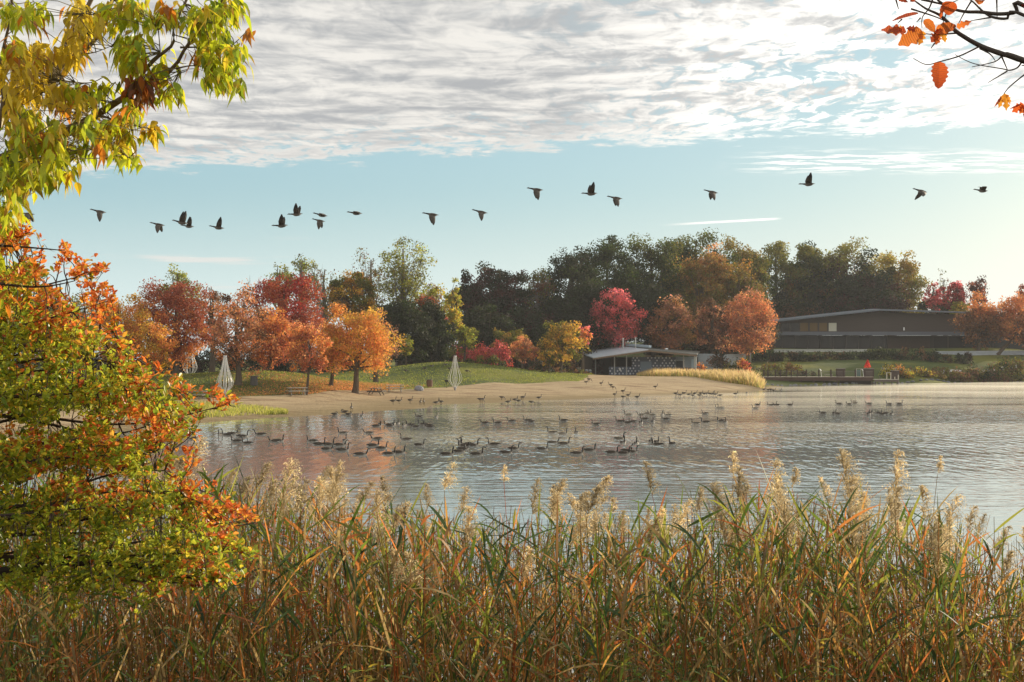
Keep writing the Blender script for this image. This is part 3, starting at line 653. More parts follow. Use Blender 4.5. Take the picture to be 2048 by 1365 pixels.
# ------------------------------------------------------------------ grass tufts as ground cover
def grass_patch(name, label, pts, h, wid, cols, seed, droop=.25, cat='grass', tip=None):
    rng = np.random.default_rng(seed); n = len(pts); mb = MB()
    d = unit(np.stack([rng.normal(0, .25, n), rng.normal(0, .25, n), np.ones(n)], -1))
    cols = np.array(cols)[rng.integers(0, len(cols), n)] * np.exp(rng.normal(0, .2, (n, 1)))
    ribbons(mb, pts, d, h * rng.uniform(.5, 1.15, n), wid, droop, cols, [1, .85, .55, .08], rng=rng, tipcol=None if tip is None else np.tile(tip, (n, 1)))
    o = mb.build(name, M_reed); tag(o, label, cat, kind='stuff'); return o
def scatter(rng, n, px0, px1, fY0, fY1):
    px_ = rng.uniform(px0, px1, n); u = rng.uniform(size=n)
    Y_ = np.interp(px_, *fY0) * (1 - u) + np.interp(px_, *fY1) * u
    x_ = (px_ - 1024) / F * Y_; return np.stack([x_, Y_, terr(x_, Y_)], -1)
rg = np.random.default_rng(77)
P_ = scatter(rg, 6000, 1275, 1528, ([1275, 1340, 1528], [268, 262, 236]), ([1275, 1340, 1528], [282, 284, 262]))
hh = np.interp((P_[:, 0] / P_[:, 1] * F + 1024), [1275, 1310, 1400, 1470, 1500, 1528], [.8, 2.0, 1.9, 3.0, 3.6, 1.6])
grass_patch('tall_grass', 'tall pale yellow grass growing in front of the beach house', P_, hh, .14, [(.42, .33, .10), (.30, .28, .05), (.5, .36, .16), (.22, .24, .04)], 78, tip=(.5, .36, .18))
P_ = scatter(rg, 7000, 250, 575, ([250, 450, 575], [108, 121, 128]), ([250, 450, 520, 575], [138, 141, 137, 130]))
P_ = P_[(np.sin(P_[:, 0] * 1.7) + np.sin(P_[:, 1] * .9 + P_[:, 0] * .6) + rg.normal(0, .7, len(P_))) > -.6]
grass_patch('shore_grass', 'yellow green grass along the left water edge', P_, .55, .06, [(.30, .30, .05), (.36, .32, .08), (.2, .22, .03)], 79)
P_ = scatter(rg, 3500, 60, 420, ([60, 420], [118, 128]), ([60, 420], [150, 144]))
grass_patch('shore_grass', 'taller olive grass on the left shore behind the thorn shrub', P_, .8, .07, [(.22, .23, .04), (.3, .26, .07)], 80)

# short lawn grass that catches the low sun on the mounds
n_ = 42000; px_ = rg.uniform(250, 1190, n_); y0_ = np.interp(px_, [a for a, b in edge_px], [b for a, b in edge_px]) + rg.normal(0, .5, n_); y_ = y0_ + (rg.uniform(size=n_) ** .8) * (np.interp(px_, [250, 620, 760, 1190], [196, 200, 252, 262]) - y0_)
x_ = (px_ - 1024) / F * y_
rgb = [(.17, .19, .03), (.22, .22, .035), (.10, .13, .025), (.14, .16, .03)]
grass_patch('lawn_grass', 'short lawn grass on the mounds above the beach', np.stack([x_, y_, terr(x_, y_) - .02], -1), .2, .11, rgb, 81)
n_ = 9000; px_ = np.concatenate([rg.normal(700, 60, n_ // 2), rg.uniform(420, 800, n_ - n_ // 2)]); y_ = np.interp(px_, [a for a, b in edge_px], [b for a, b in edge_px]) + np.abs(rg.normal(0, 7, n_)); x_ = (px_ - 1024) / F * y_; mb = MB()
cards(mb, rg, np.stack([x_, y_, terr(x_, y_) + .06], -1), .16, jitter_col(rg, (.42, .19, .06), n_, .3), up=1.2); tag(mb.build('fallen_leaves', M_leaf), 'fallen orange leaves lying below the left maples', 'leaves', kind='stuff')

# ------------------------------------------------------------------ built things
def W(px, py, Y): return at(px, py, Y)
def z_at(py, Y): return float(at(1024, py, Y)[2])
def x_at(px, Y): return (px - 1024) / F * Y
def slab(mb, p, thick, col=(1, 1, 1)):
    """a sheet through four corners, given thickness downwards"""
    p = np.array(p, float); q = p.copy(); q[:, 2] -= thick
    mb.hexa(np.vstack([q, p]), col)
WHITE = (.78, .77, .73)

# --- beach house
YB = 282.0
bh = empty('beach_house', (x_at(1285, YB), YB, 2.0), 0, 'low beach house with a pale metal roof and walls of blue grey blocks dotted white', 'building')
o0 = np.array(bh.location)
A = W(1186, 715, 278); B = W(1297, 699, 276); C = W(1220, 690, 306); D = W(1150, 703, 304)
Bk = W(1306, 696, 305); E = W(1394, 708.5, 277); G = W(1400, 703, 303)
mb = MB(); slab(mb, [A, B, C, D], .18, (.50, .55, .60)); slab(mb, [B + [0.02, 0, 0], E, G, C + [.02, 0, 0]], .18, (.12, .13, .12))
mb.v = [v - o0 for v in mb.v]; roof = mb.build('roof', mat('roof_metal', .38, .5, metal=.25, var=(.8, .12)), bh)
mb = MB(); e1 = W(1222, 690, 305.5); e2 = W(1298, 696, 277)
mb.hexa(np.array([e1 + [0, 0, .02], e2 + [0, 0, .02], e2 + [.5, .3, .02], e1 + [.5, .3, .02], e1 + [0, 0, .5], e2 + [0, 0, .45], e2 + [.5, .3, .45], e1 + [.5, .3, .5]]), (.45, .55, .62))
mb.v = [v - o0 for v in mb.v]; mb.build('ridge_cap', M_paint, roof)
for px_, t_ in ((1246, 677), (1271, 676)):
    mb = MB(); a_ = W(px_, 694 if px_ < 1260 else 696, 284); b_ = a_.copy(); b_[2] = z_at(t_, 284)
    mb.tube([a_ - [0, 0, .4], b_], .13, 10, (.55, .55, .52)); mb.tube([b_ - [0, 0, .12], b_ + [0, 0, .05]], .18, 10, (.7, .7, .66))
    mb.v = [v - o0 for v in mb.v]; mb.build('vent_pipe', M_metal, roof, smooth=False)
mb = MB(); a_ = W(1333, 703, 285); mb.tube([a_ - [0, 0, .3], a_ + [0, 0, .3]], .16, 10, (.7, .7, .68))
mb.tube([a_ + [0, 0, .25], a_ + [0, 0, .38], a_ + [0, 0, .52], a_ + [0, 0, .62]], np.array([.18, .34, .34, .12]), 12, (.8, .8, .78)); mb.v = [v - o0 for v in mb.v]; mb.build('roof_fan', M_metal, roof, smooth=True)
# fascia boards under the roof edge
mb = MB()
for p_, q_ in ((A, B), (B, E)):
    p2, q2 = p_ - [0, .05, .18], q_ - [0, .05, .18]
    mb.hexa(np.array([p2 - [0, 0, .3], q2 - [0, 0, .3], q2 + [0, .12, -.3], p2 + [0, .12, -.3], p2, q2, q2 + [0, .12, 0], p2 + [0, .12, 0]]), (.19, .13, .085))
mb.v = [v - o0 for v in mb.v]; mb.build('fascia', M_wood, bh)
m = bpy.data.materials.new('patterned_block'); m.use_nodes = True; t = N(m.node_tree); t.n.clear()
out = t.new('ShaderNodeOutputMaterial'); p = t.new('ShaderNodeBsdfPrincipled'); tc = t.new('ShaderNodeTexCoord'); x_, y_, z_ = t.sep(tc.outputs['Object'])
u_ = t.m('MULTIPLY', x_, 1 / .72); v_ = t.m('MULTIPLY', z_, 1 / .52)
row = t.m('FLOOR', v_); half = t.m('MULTIPLY', t.m('MODULO', t.m('ABSOLUTE', row), 2.0), .5)
uu = t.m('ADD', u_, half)
fu = t.m('ABSOLUTE', t.m('SUBTRACT', t.m('FRACT', uu), .5)); fv = t.m('ABSOLUTE', t.m('SUBTRACT', t.m('FRACT', v_), .5))
wn = t.new('ShaderNodeTexWhiteNoise', noise_dimensions='2D'); t.put(wn.inputs['Vector'], t.vec(t.m('FLOOR', uu), row, 0))
hit = t.m('MULTIPLY', t.m('LESS_THAN', t.m('ADD', t.m('MULTIPLY', fu, 1.6), fv), .42), t.m('GREATER_THAN', wn.outputs['Value'], .25))
grout = t.m('MAXIMUM', t.m('GREATER_THAN', fv, .47), 0.0)
c = t.mix(hit, t.mix(grout, (.115, .14, .19), (.08, .09, .12)), (.62, .64, .68))
t.put(p.inputs['Base Color'], c); p.inputs['Roughness'].default_value = .75; t.l.new(p.outputs[0], out.inputs[0]); M_block = m
zg = 1.75
def wall(px0, px1, zt, Y, dep, m_, col=(1, 1, 1), name='wall', par=None, zb=None):
    mb = MB(); x0, x1 = x_at(px0, Y), x_at(px1, Y); zb = zg if zb is None else zb
    mb.box(((x0 + x1) / 2, Y + dep / 2, (zb + zt) / 2), (x1 - x0, dep, zt - zb), 0, col); mb.v = [v - o0 for v in mb.v]
    return mb.build(name, m_, par or bh)
wall(1264, 1351, z_at(714.5, 282), 282, .3, M_block)
wall(1218, 1263.8, z_at(734, 281), 281, .3, M_block, name='low_wall')
wall(1351.4, 1364, z_at(737.5, 281), 281, .3, M_block, name='low_wall')
wall(1168, 1396, z_at(712, 300) - .3, 300, .3, M_wood, (.06, .05, .04), name='back_wall')
wall(1351.5, 1394, z_at(712, 290) - .2, 290, .25, M_paint, (.34, .38, .42), name='side_wall')
wall(1168, 1185, z_at(713, 286), 286, 13, M_wood, (.075, .06, .045), name='side_wall')
d_ = wall(1281, 1303, z_at(723.5, 281.9), 281.9, .08, M_paint, (.20, .27, .34), name='door')
wall(1301.2, 1301.8, z_at(738, 281.8), 281.83, .05, M_metal, (.5, .5, .5), name='door_handle', par=d_, zb=z_at(740, 281.8))
wd = wall(1353, 1369, z_at(722, 289.8), 289.85, .1, M_paint, (.03, .035, .04), name='window', zb=z_at(735, 289.8))
wall(1353, 1369, z_at(721, 289.6), 289.75, .08, M_paint, (.5, .52, .55), name='window_lintel', par=wd, zb=z_at(722.2, 289.6))
wall(1382, 1391, z_at(719, 289.8), 289.85, .1, M_paint, (.42, .5, .55), name='window', zb=z_at(736, 289.8))
for px_ in (1191, 1229, 1253, 1367, 1389, 1392.5):
    mb = MB(); Yc = 279.5; x0 = x_at(px_, Yc); mb.tube([[x0, Yc, zg], [x0, Yc, z_at(714 if px_ < 1240 else 712, Yc)]], .11, 8, (.42, .42, .40) if px_ > 1200 else (.16, .15, .14)); mb.v = [v - o0 for v in mb.v]; mb.build('column', M_paint, bh)
for k_ in range(4):
    px_ = 1266 + k_ * 22; wall(px_, px_ + 14, z_at(711.6, 281.9), 281.92, .12, M_wood, (.36, .29, .22), name='beam', zb=z_at(713.6, 281.9))
mb = MB(); x0 = x_at(1240, 280.9); mb.box((x0, 280.93, z_at(739, 281)), (.36, .05, .5), 0, WHITE); s_ = mb.build('notice_sign', M_paint); tag(s_, 'small white notice on the patterned low wall of the beach house', 'sign')
for px_ in (1173, 1180):
    e = empty('trash_bin', (x_at(px_, 274), 274, float(terr(x_at(px_, 274), 274))), 0, 'grey bin %s at the dark left corner of the beach house' % ('on the left' if px_ < 1176 else 'on the right'), 'trash bin', 'bins at the beach house')
    mb = MB(); mb.tube([[0, 0, 0], [0, 0, .9]], np.array([.26, .3]), 12, (.12, .14, .15)); mb.build('bin_body', M_paint, e); mb = MB(); mb.tube([[0, 0, .905], [0, 0, .98], [0, 0, 1.04]], np.array([.32, .31, .1]), 12, (.4, .42, .42)); mb.build('bin_lid', M_paint, e)
e = empty('screen_fence', (x_at(1370, 276), 276, 0), 0, 'dark brown slatted screen at the right end of the beach house', 'fence')
mb = MB(); z0 = float(terr(e.location[0], 276))
for k_ in range(16): mb.box((x_at(1360, 276) + k_ * .13 - e.location[0], 0, z0 + .8), (.1, .04, 1.6), 0, (.07, .04, .03))
mb.build('panel', M_wood, e)
for px_ in (1359, 1371, 1382): mb = MB(); mb.box((x_at(px_, 276) - e.location[0], .06, z0 + .85), (.12, .12, 1.7), 0, (.3, .24, .2)); mb.build('post', M_wood, e)

# --- garden walls
def ring_wall(name, label, pts, zb, thick=.35, col=(.42, .42, .40), cap=True):
    """pts: (px, py_top, Y)"""
    e = empty(name, (x_at(pts[0][0], pts[0][2]), pts[0][2], zb), 0, label, 'wall'); o_ = np.array(e.location)
    mb = MB(); cb_ = MB()
    for (a_, b_, c_), (d_, e_, f_) in zip(pts[:-1], pts[1:]):
        p_, q_ = W(a_, b_, c_) - o_, W(d_, e_, f_) - o_; p0, q0 = p_.copy(), q_.copy(); p0[2] = q0[2] = 0
        t_ = np.array([0, thick, 0]); mb.hexa(np.array([p0, q0, q0 + t_, p0 + t_, p_, q_, q_ + t_, p_ + t_]), col)
        u_ = np.array([0, 0, .12]); s_ = np.array([0, .06, 0]); cb_.hexa(np.array([p_ - s_, q_ - s_, q_ + t_ + s_, p_ + t_ + s_, p_ - s_ + u_, q_ - s_ + u_, q_ + t_ + s_ + u_, p_ + t_ + s_ + u_]), tuple(np.array(col) * 1.25))
    mb.build('wall_body', M_stone, e)
    if cap: cb_.build('coping', M_stone, e)
    return e
ring_wall('garden_wall', 'pale low stone wall left of the beach house', [(1100, 738, 268), (1164, 736, 264)], 1.2, col=(.36, .34, .31))
ring_wall('garden_wall', 'tall pale block wall right behind the beach house', [(1394, 709, 300), (1440, 709.5, 300)], 1.5, col=(.34, .37, .39))
ring_wall('garden_wall', 'long thin pale wall behind the dark bushes right of the beach house', [(1440, 711, 301), (1502, 708, 308)], 2, col=(.36, .38, .40))
ring_wall('garden_wall', 'long pale wall below the big building windows', [(1548, 700, 350), (1734, 700, 350)], 5, col=(.46, .46, .43))
ring_wall('garden_wall', 'pale ramp wall in front of the big building on the far right', [(1868, 704, 349), (1950, 703.5, 349), (2080, 702, 351)], 2.5, col=(.36, .38, .41))

# path, laid on the lawn
pp = [(1765, 741), (1800, 740), (1850, 736.5), (1900, 731), (1950, 725), (2000, 720.5), (2060, 715)]
Yp = [311, 313, 316, 322, 328, 334, 340]
mb = MB(); cen = np.array([[x_at(a_, y_), y_] for (a_, b_), y_ in zip(pp, Yp)]); tt = np.linspace(0, len(cen) - 1, 60)
cx = np.interp(tt, range(len(cen)), cen[:, 0]); cy = np.interp(tt, range(len(cen)), cen[:, 1])
L_ = np.stack([cx, cy - 1.3, terr(cx, cy - 1.3) + .05], -1); R_ = np.stack([cx, cy + 1.3, terr(cx, cy + 1.3) + .05], -1)
i_ = np.arange(59) * 2; mb.add(np.stack([L_, R_], 1).reshape(-1, 3), np.stack([i_, i_ + 2, i_ + 3, i_ + 1], -1), (.40, .38, .36))
tag(mb.build('path', M_stone), kind='structure')

# --- big building
YV = 366.0
bb = empty('visitor_center', (x_at(1760, YV), YV, 7.0), 0, 'long two storey brown building with a low pitched dark roof on the right shore', 'building'); o1 = np.array(bb.location)
def part(mb, name, m_, par=None):
    mb.v = [v - o1 for v in mb.v]; return mb.build(name, m_, par or bb)
zB = 6.6
def bx(mb, px0, px1, zt, zb, Y, dep, col): x0, x1 = x_at(px0, Y), x_at(px1, Y); mb.box(((x0 + x1) / 2, Y + dep / 2, (zb + zt) / 2), (x1 - x0, dep, zt - zb), 0, col)
z2 = z_at(664, YV); z2b = z_at(671, YV)
mb = MB(); bx(mb, 1536, 2100, z2b, zB, YV + 3.2, .4, (.05, .042, .036)); part(mb, 'lower_wall', M_wood)
lw = MB(); bx(lw, 1775, 1860, z2b - .02, zB, YV + 2.6, .5, (.075, .055, .045)); part(lw, 'brick_panel', mat('brown_brick', .9, .2, var=(2, .2)))
# upper wall with the gable outline
zl, zp, zr = z_at(641, YV), z_at(621.5, YV), z_at(626, YV)
prof_ = [(1545, zl), (1760, zp), (1925, zr), (2070, z_at(634, YV))]
mb = MB()
for (a_, za), (b_, zb_) in zip(prof_[:-1], prof_[1:]):
    x0, x1 = x_at(a_, YV), x_at(b_, YV); y0, y1 = YV + 1.6, YV + 10
    mb.hexa(np.array([[x0, y0, z2], [x1, y0, z2], [x1, y1, z2], [x0, y1, z2], [x0, y0, za - .4], [x1, y0, zb_ - .4], [x1, y1, zb_ - .4], [x0, y1, za - .4]]), (.17, .125, .10))
m = bpy.data.materials.new('board_siding'); m.use_nodes = True; t = N(m.node_tree); t.n.clear()
out = t.new('ShaderNodeOutputMaterial'); p = t.new('ShaderNodeBsdfPrincipled'); tc = t.new('ShaderNodeTexCoord'); x_, y_, z_ = t.sep(tc.outputs['Object'])
br = t.m('GREATER_THAN', t.m('FRACT', t.m('MULTIPLY', z_, 3.2)), .12)
nz = t.noise(t.vec(t.m('MULTIPLY', x_, .25), 0, t.m('MULTIPLY', z_, 3.0)), 1.5, 4, .6)
t.put(p.inputs['Base Color'], t.mix(br, (.06, .045, .035), t.mix(nz, (.05, .036, .03), (.085, .064, .054)))); p.inputs['Roughness'].default_value = .85; t.l.new(p.outputs[0], out.inputs[0])
part(mb, 'upper_wall', m)
mb = MB()
ro = [(1524, z_at(644, YV)), (1760, z_at(618.5, YV)), (1912, z_at(623, YV)), (2090, z_at(632, YV))]
for (a_, za), (b_, zb_) in zip(ro[:-1], ro[1:]):
    x0, x1 = x_at(a_, YV), x_at(b_, YV); slab(mb, [[x0, YV - .8, za], [x1, YV - .8, zb_], [x1, YV + 12, zb_ + .5], [x0, YV + 12, za + .5]], .42, (.15, .17, .20))
part(mb, 'roof', M_paint)
cb2 = MB(); bx(cb2, 1540, 2100, z2, z2b, YV - .5, 2.1, (.10, .11, .135)); part(cb2, 'canopy', M_paint)
M_glass = mat('window_glass', .25, .25, col=(.018, .018, .017))
M_glassw = mat('warm_reflection', .7, .3, col=(.16, .10, .035))  # warm reflection in the panes painted as an even colour
M_pale = mat('pale_pane', .7, .3, col=(.62, .60, .48))  # a single pane in even pale cream
zt2, zb2_ = z_at(646, YV), z_at(663, YV)
mb = MB()
for k_, px_ in enumerate(np.arange(1562, 1676, 19)):
    top_ = min(zt2, float(np.interp(px_, [1545, 1760], [zl, zp])) - .7)
    wm = MB(); bx(wm, px_, px_ + 17, top_, zb2_ + .05, YV + 1.5, .12, (.05, .05, .05)); wo_ = part(wm, 'window', M_glass if k_ in (0, 1) else (M_pale if k_ == 5 else M_glassw))
    for q_ in (0, 1): fm = MB(); bx(fm, px_ + q_ * 16.4, px_ + q_ * 16.4 + .6, top_, zb2_ + .05, YV + 1.42, .1, (.08, .075, .07)); part(fm, 'window_frame', M_paint, wo_)
for k_, px_ in enumerate(np.arange(1540, 1770, 25.5)):
    wm = MB(); bx(wm, px_, px_ + 23.5, z2b - .25, zB + .5, YV + 3.05, .12, (.05, .05, .05)); part(wm, 'window', M_glass)
    fm = MB(); bx(fm, px_ + 23.7, px_ + 25.3, z2b, zB, YV + 2.9, .3, (.07, .06, .055)); part(fm, 'mullion', M_paint)
for k_, px_ in enumerate(np.arange(1868, 2080, 30)):
    wm = MB(); bx(wm, px_, px_ + 27, z2b - .3, zB + 1.0, YV + 3.05, .12, (.05, .05, .05)); part(wm, 'window', M_glass)
lm = MB(); bx(lm, 1807, 1809.5, z_at(655, YV), z_at(661, YV), YV + 1.35, .2, (.8, .8, .78)); part(lm, 'wall_lamp', M_paint)

# --- dock
dk = empty('wooden_dock', (x_at(1640, 290), 290, 0), 0, 'long weathered wooden dock with dark railing posts along the far shore', 'dock'); o2 = np.array(dk.location)
def dpart(mb, name, m_=M_wood, par=None): mb.v = [v - o2 for v in mb.v]; return mb.build(name, m_, par or dk)
YD = 288.0; zd = z_at(754, YD)
mb = MB(); x0, x1 = x_at(1527, YD), x_at(1747, YD)
nb = 150
for k_ in range(nb):
    xx = x0 + (k_ + .5) * (x1 - x0) / nb; mb.box((xx, YD + 2.2, zd - .04), ((x1 - x0) / nb * .9, 4.4, .07), 0, tuple(np.array((.50, .43, .36)) * rng0.uniform(.8, 1.15)))
dpart(mb, 'deck_boards')
mb = MB(); mb.box(((x0 + x1) / 2, YD + .08, zd - .45), (x1 - x0, .14, .72), 0, (.10, .06, .045)); mb.box(((x0 + x1) / 2, YD + 4.3, zd - .45), (x1 - x0, .14, .72), 0, (.10, .06, .045)); dpart(mb, 'fascia_beam')
mb = MB(); xa, xb = x_at(1682, YD), x_at(1744, YD); mb.box(((xa + xb) / 2, YD + .9, (zd - .8) / 2 - .1), (xb - xa, .2, zd - .6), 0, (.06, .042, .035)); dpart(mb, 'skirt')
for px_ in (1541, 1560, 1580, 1603, 1628, 1648, 1675, 1745):
    mb = MB(); mb.box((x_at(px_, YD), YD + .35, (zd - .8) / 2 - .35), (.24, .24, zd + .1), 0, (.12, .085, .07)); dpart(mb, 'pile')
posts = [1528, 1536, 1551, 1561, 1573, 1583, 1595, 1613, 1638, 1662, 1687, 1711, 1730, 1747]
for px_ in posts:
    mb = MB(); mb.box((x_at(px_, YD), YD + .22, zd + .74), (.26, .2, 1.45), 0, (.075, .05, .04)); dpart(mb, 'railing_post')
for h_ in (.35, .6, .85, 1.1):
    mb = MB(); mb.tube([[x0, YD + .22, zd + h_], [x1, YD + .22, zd + h_]], .018 if h_ < 1.1 else .035, 4, (.2, .18, .16)); dpart(mb, 'railing_wire', M_metal)
Yl = 286.5; zl2 = z_at(759, Yl); xa, xb = x_at(1749, Yl), x_at(1798, Yl)
mb = MB()
for k_ in range(34): xx = xa + (k_ + .5) * (xb - xa) / 34; mb.box((xx, Yl + 1.8, zl2 - .04), ((xb - xa) / 34 * .9, 3.6, .07), 0, tuple(np.array((.55, .50, .42)) * rng0.uniform(.85, 1.1)))
dpart(mb, 'lower_deck'); mb = MB(); mb.box(((xa + xb) / 2, Yl + .08, zl2 - .3), (xb - xa, .12, .42), 0, (.14, .11, .09)); dpart(mb, 'lower_beam')
for px_ in (1752, 1768, 1784, 1796):
    mb = MB(); mb.box((x_at(px_, Yl), Yl + .4, zl2 / 2 - .35), (.2, .2, zl2 + .4), 0, (.12, .1, .085)); dpart(mb, 'pile')
for px_, h_ in ((1760, .6), (1774, 1.3), (1782, 1.3), (1790, .5), (1797, .9)):
    mb = MB(); mb.box((x_at(px_, Yl), Yl + .25, zl2 + h_ / 2), (.14, .14, h_), 0, (.62, .55, .42) if px_ > 1770 else (.12, .1, .08)); dpart(mb, 'railing_post')
mb = MB(); mb.box((x_at(1778, Yl), Yl + .25, zl2 + 1.34), (x_at(1783, Yl) - x_at(1773, Yl), .16, .08), 0, (.6, .55, .45)); dpart(mb, 'railing_cap')
for lab_, a_, b_, t_, Yz in (('dark square planter box standing on the dock left of the red little tree', 1673, 1689, 738, 290.5), ('dark planter box on the dock below the red little tree', 1728, 1746, 738, 290.5), ('dark box bench on the lower deck beside the yellow tufts', 1783, 1797, 742, 289.0)):
    zq = zd if Yz > 290 else zl2
    e = empty('planter_box', (x_at((a_ + b_) / 2, Yz), Yz, zq), 0, lab_, 'planter'); wd_ = x_at(b_, Yz) - x_at(a_, Yz); ht = z_at(t_, Yz) - zq
    mb = MB(); mb.box((0, 0, ht / 2), (wd_, 1.2, ht), 0, (.085, .06, .05)); mb.build('box_side', M_wood, e)
    mb = MB(); mb.box((0, 0, ht + .04), (wd_ + .16, 1.36, .075), 0, (.32, .28, .24)); mb.build('rim', M_wood, e)
mx = x_at(1735, 290.5)
e = empty('young_maple', (mx, 290.5, z_at(738, 290.5) + .05), 0, 'tiny bright red pyramid shaped tree growing in a dock planter', 'tree'); rr = np.random.default_rng(9)
n_ = 1100; u_ = rr.uniform(size=n_) ** .8; pr = .75 * (1 - u_) + .06; th = rr.uniform(0, 6.28, n_); q_ = pr * np.sqrt(rr.uniform(.2, 1, n_)); P_ = np.stack([q_ * np.cos(th), q_ * np.sin(th), .15 + 1.6 * u_], -1)
mb = MB(); cards(mb, rr, P_, .17, jitter_col(rr, (.62, .05, .03), n_)); mb.build('crown', M_leaf, e); mb = MB(); mb.tube([[0, 0, -.4], [0, 0, 1.3]], np.array([.06, .02]), 5, BARK); mb.build('trunk', M_bark, e)
for k_, (px_, lab_) in enumerate(((1642, 'white curved lamp post in the middle of the dock'), (1726, 'white curved lamp post next to the planter with the red little tree'))):
    e = empty('dock_lamp', (x_at(px_, 289.3), 289.3, zd), 0, lab_, 'lamp post', 'curved lamps on the dock')
    mb = MB(); mb.tube([[.1, 0, 0], [.05, 0, .5], [0, 0, .9], [-.05, 0, 1.2]], np.array([.07, .06, .06, .05]), 6, WHITE); mb.build('post', M_paint, e)
    mb = MB(); mb.tube([[.0, 0, 1.15], [-.14, 0, 1.42], [-.3, 0, 1.62]], np.array([.08, .12, .05]), 8, WHITE); mb.build('lamp_head', M_paint, e)
e = empty('gate_frame', (x_at(1717, 289.6), 289.6, zd), 0, 'pale framed green gate panel on the dock left of the red little tree', 'gate')
mb = MB(); mb.box((-.45, 0, .8), (.08, .08, 1.6), 0, (.5, .45, .38)); mb.box((.45, 0, .8), (.08, .08, 1.6), 0, (.5, .45, .38)); mb.box((0, 0, 1.62), (.98, .08, .07), 0, (.5, .45, .38)); mb.build('frame', M_wood, e)
mb = MB(); mb.box((0, 0, .75), (.8, .04, 1.3), 0, (.10, .17, .15)); mb.build('panel', M_paint, e)
e = empty('bench', (x_at(1657, 291), 291, zd), 0, 'plain wooden bench with a thin seat in the middle of the dock', 'bench')
mb = MB(); mb.box((0, 0, .47), (1.7, .45, .07), 0, (.4, .36, .3)); mb.build('seat', M_wood, e)
for s_ in (-.7, .7): mb = MB(); mb.box((s_, 0, .22), (.1, .4, .43), 0, (.2, .17, .14)); mb.build('leg', M_wood, e)
# boulders along the right bank
def boulder(px, py, sz, label, seed, col=(.30, .30, .30), z=None, group=None, Y=None):
    rng = np.random.default_rng(seed); p_ = gz(px, py, .05 if z is None else z) if Y is None else at(px, py, Y)
    bm = bmesh.new(); bmesh.ops.create_icosphere(bm, subdivisions=2, radius=1)
    k = rng.normal(size=(5, 3)); ph = rng.uniform(0, 6, 5)
    for v in bm.verts:
        d = 1 + sum(.09 * math.sin(2 * float(np.dot(k[i], v.co)) + ph[i]) for i in range(5)); v.co = Vector((v.co.x * d * sz, v.co.y * d * sz * .8, v.co.z * d * sz * .62))
    me = bpy.data.meshes.new('boulder'); bm.to_mesh(me); bm.free(); ca = me.color_attributes.new('Col', 'FLOAT_COLOR', 'POINT'); cc = np.array(col) * rng.uniform(.7, 1.2)
    ca.data.foreach_set('color', np.tile([*cc, 1], len(me.vertices)).astype(np.float32)); me.materials.append(M_stone)
    o = link('boulder', me); o.location = (p_[0], p_[1], float(terr(p_[0], p_[1])) + sz * .12); o.rotation_euler = (0, 0, rng.uniform(0, 6)); tag(o, label, 'rock', group); return o
boulder(838, 779.5, .85, 'single grey boulder on the sand by the bright orange maple', 5, (.24, .24, .26), z=1.05)
rr = np.random.default_rng(31)
for k_ in range(46):
    px_ = 1532 + k_ * 11.4 + rr.uniform(-3, 3); py_ = float(np.interp(px_, [1548, 1650, 1800, 1900, 2048], [771, 769.6, 767.6, 765.6, 763.6]))
    where = 'under the dock' if px_ < 1748 else ('under the lower deck' if px_ < 1800 else 'along the right bank')
    boulder(px_, py_, rr.uniform(.3, .62), 'grey rock in the row of rocks at the water line ' + where, 100 + k_, (.15, .15, .155), group='rocks ' + where)

# --- wire sculptures
def sculpture(px, pyb, h, zb=None, Y=None, label='', rz=0., wide=1.0):
    p_ = gz(px, pyb, zb) if Y is None else at(px, pyb, Y)
    zt = float(terr(p_[0], p_[1])); p_[2] = zt
    e = empty('wire_sculpture', tuple(p_), rz, label, 'sculpture', 'whisk shaped wire sculptures')
    t_ = np.array([0.085, .16, .22, .30, .37, .45, .55, .68, .82, 1.0]); r_ = np.array([.035, .075, .155, .20, .205, .175, .135, .095, .06, .03])
    for k in range(16):
        a_ = k / 16 * 2 * math.pi; tt = np.linspace(t_[0], 1, 30); rr_ = np.interp(tt, t_, r_); rr_ = np.convolve(np.pad(rr_, 2, mode='edge'), np.ones(5) / 5, 'valid') * (1 if k % 2 else .78) * wide
        mb = MB(); mb.tube(np.stack([np.cos(a_) * rr_ * h, np.sin(a_) * rr_ * h, tt * h], -1), .021, 5, WHITE); mb.build('hoop', M_sc, e)
    mb = MB(); mb.tube([[0, 0, -.3], [0, 0, h * .07]], .13, 10, (.3, .3, .3)); mb.tube([[0, 0, h * .07], [0, 0, h * .10]], .22, 12, (.35, .36, .4)); mb.build('base', M_metal, e)
    mb = MB(); mb.tube([[0, 0, h * .1], [0, 0, h * .98]], .05, 6, (.6, .6, .6)); mb.build('core_pole', M_sc, e)
    mb = MB(); mb.tube([[0, 0, h * .965], [0, 0, h * 1.0]], .2, 12, (.55, .55, .56)); mb.build('top_ring', M_metal, e)
M_sc = mat('white_enamel', .4, .5)
p_ = gz(450, 797.5, .75); sculpture(450, 797.5, 84 / F * p_[1], .75, label='white wire sculpture on the sand at the left, in front of the leafy mound')
p_ = gz(910, 778, 1.1); sculpture(910, 778, 70 / F * p_[1], 1.1, label='white wire sculpture on the sand in front of the green mound', rz=.4)
sculpture(380, 757, 5.4, Y=205, label='white wire sculpture half hidden behind the mound under the brick red maple', rz=.2)

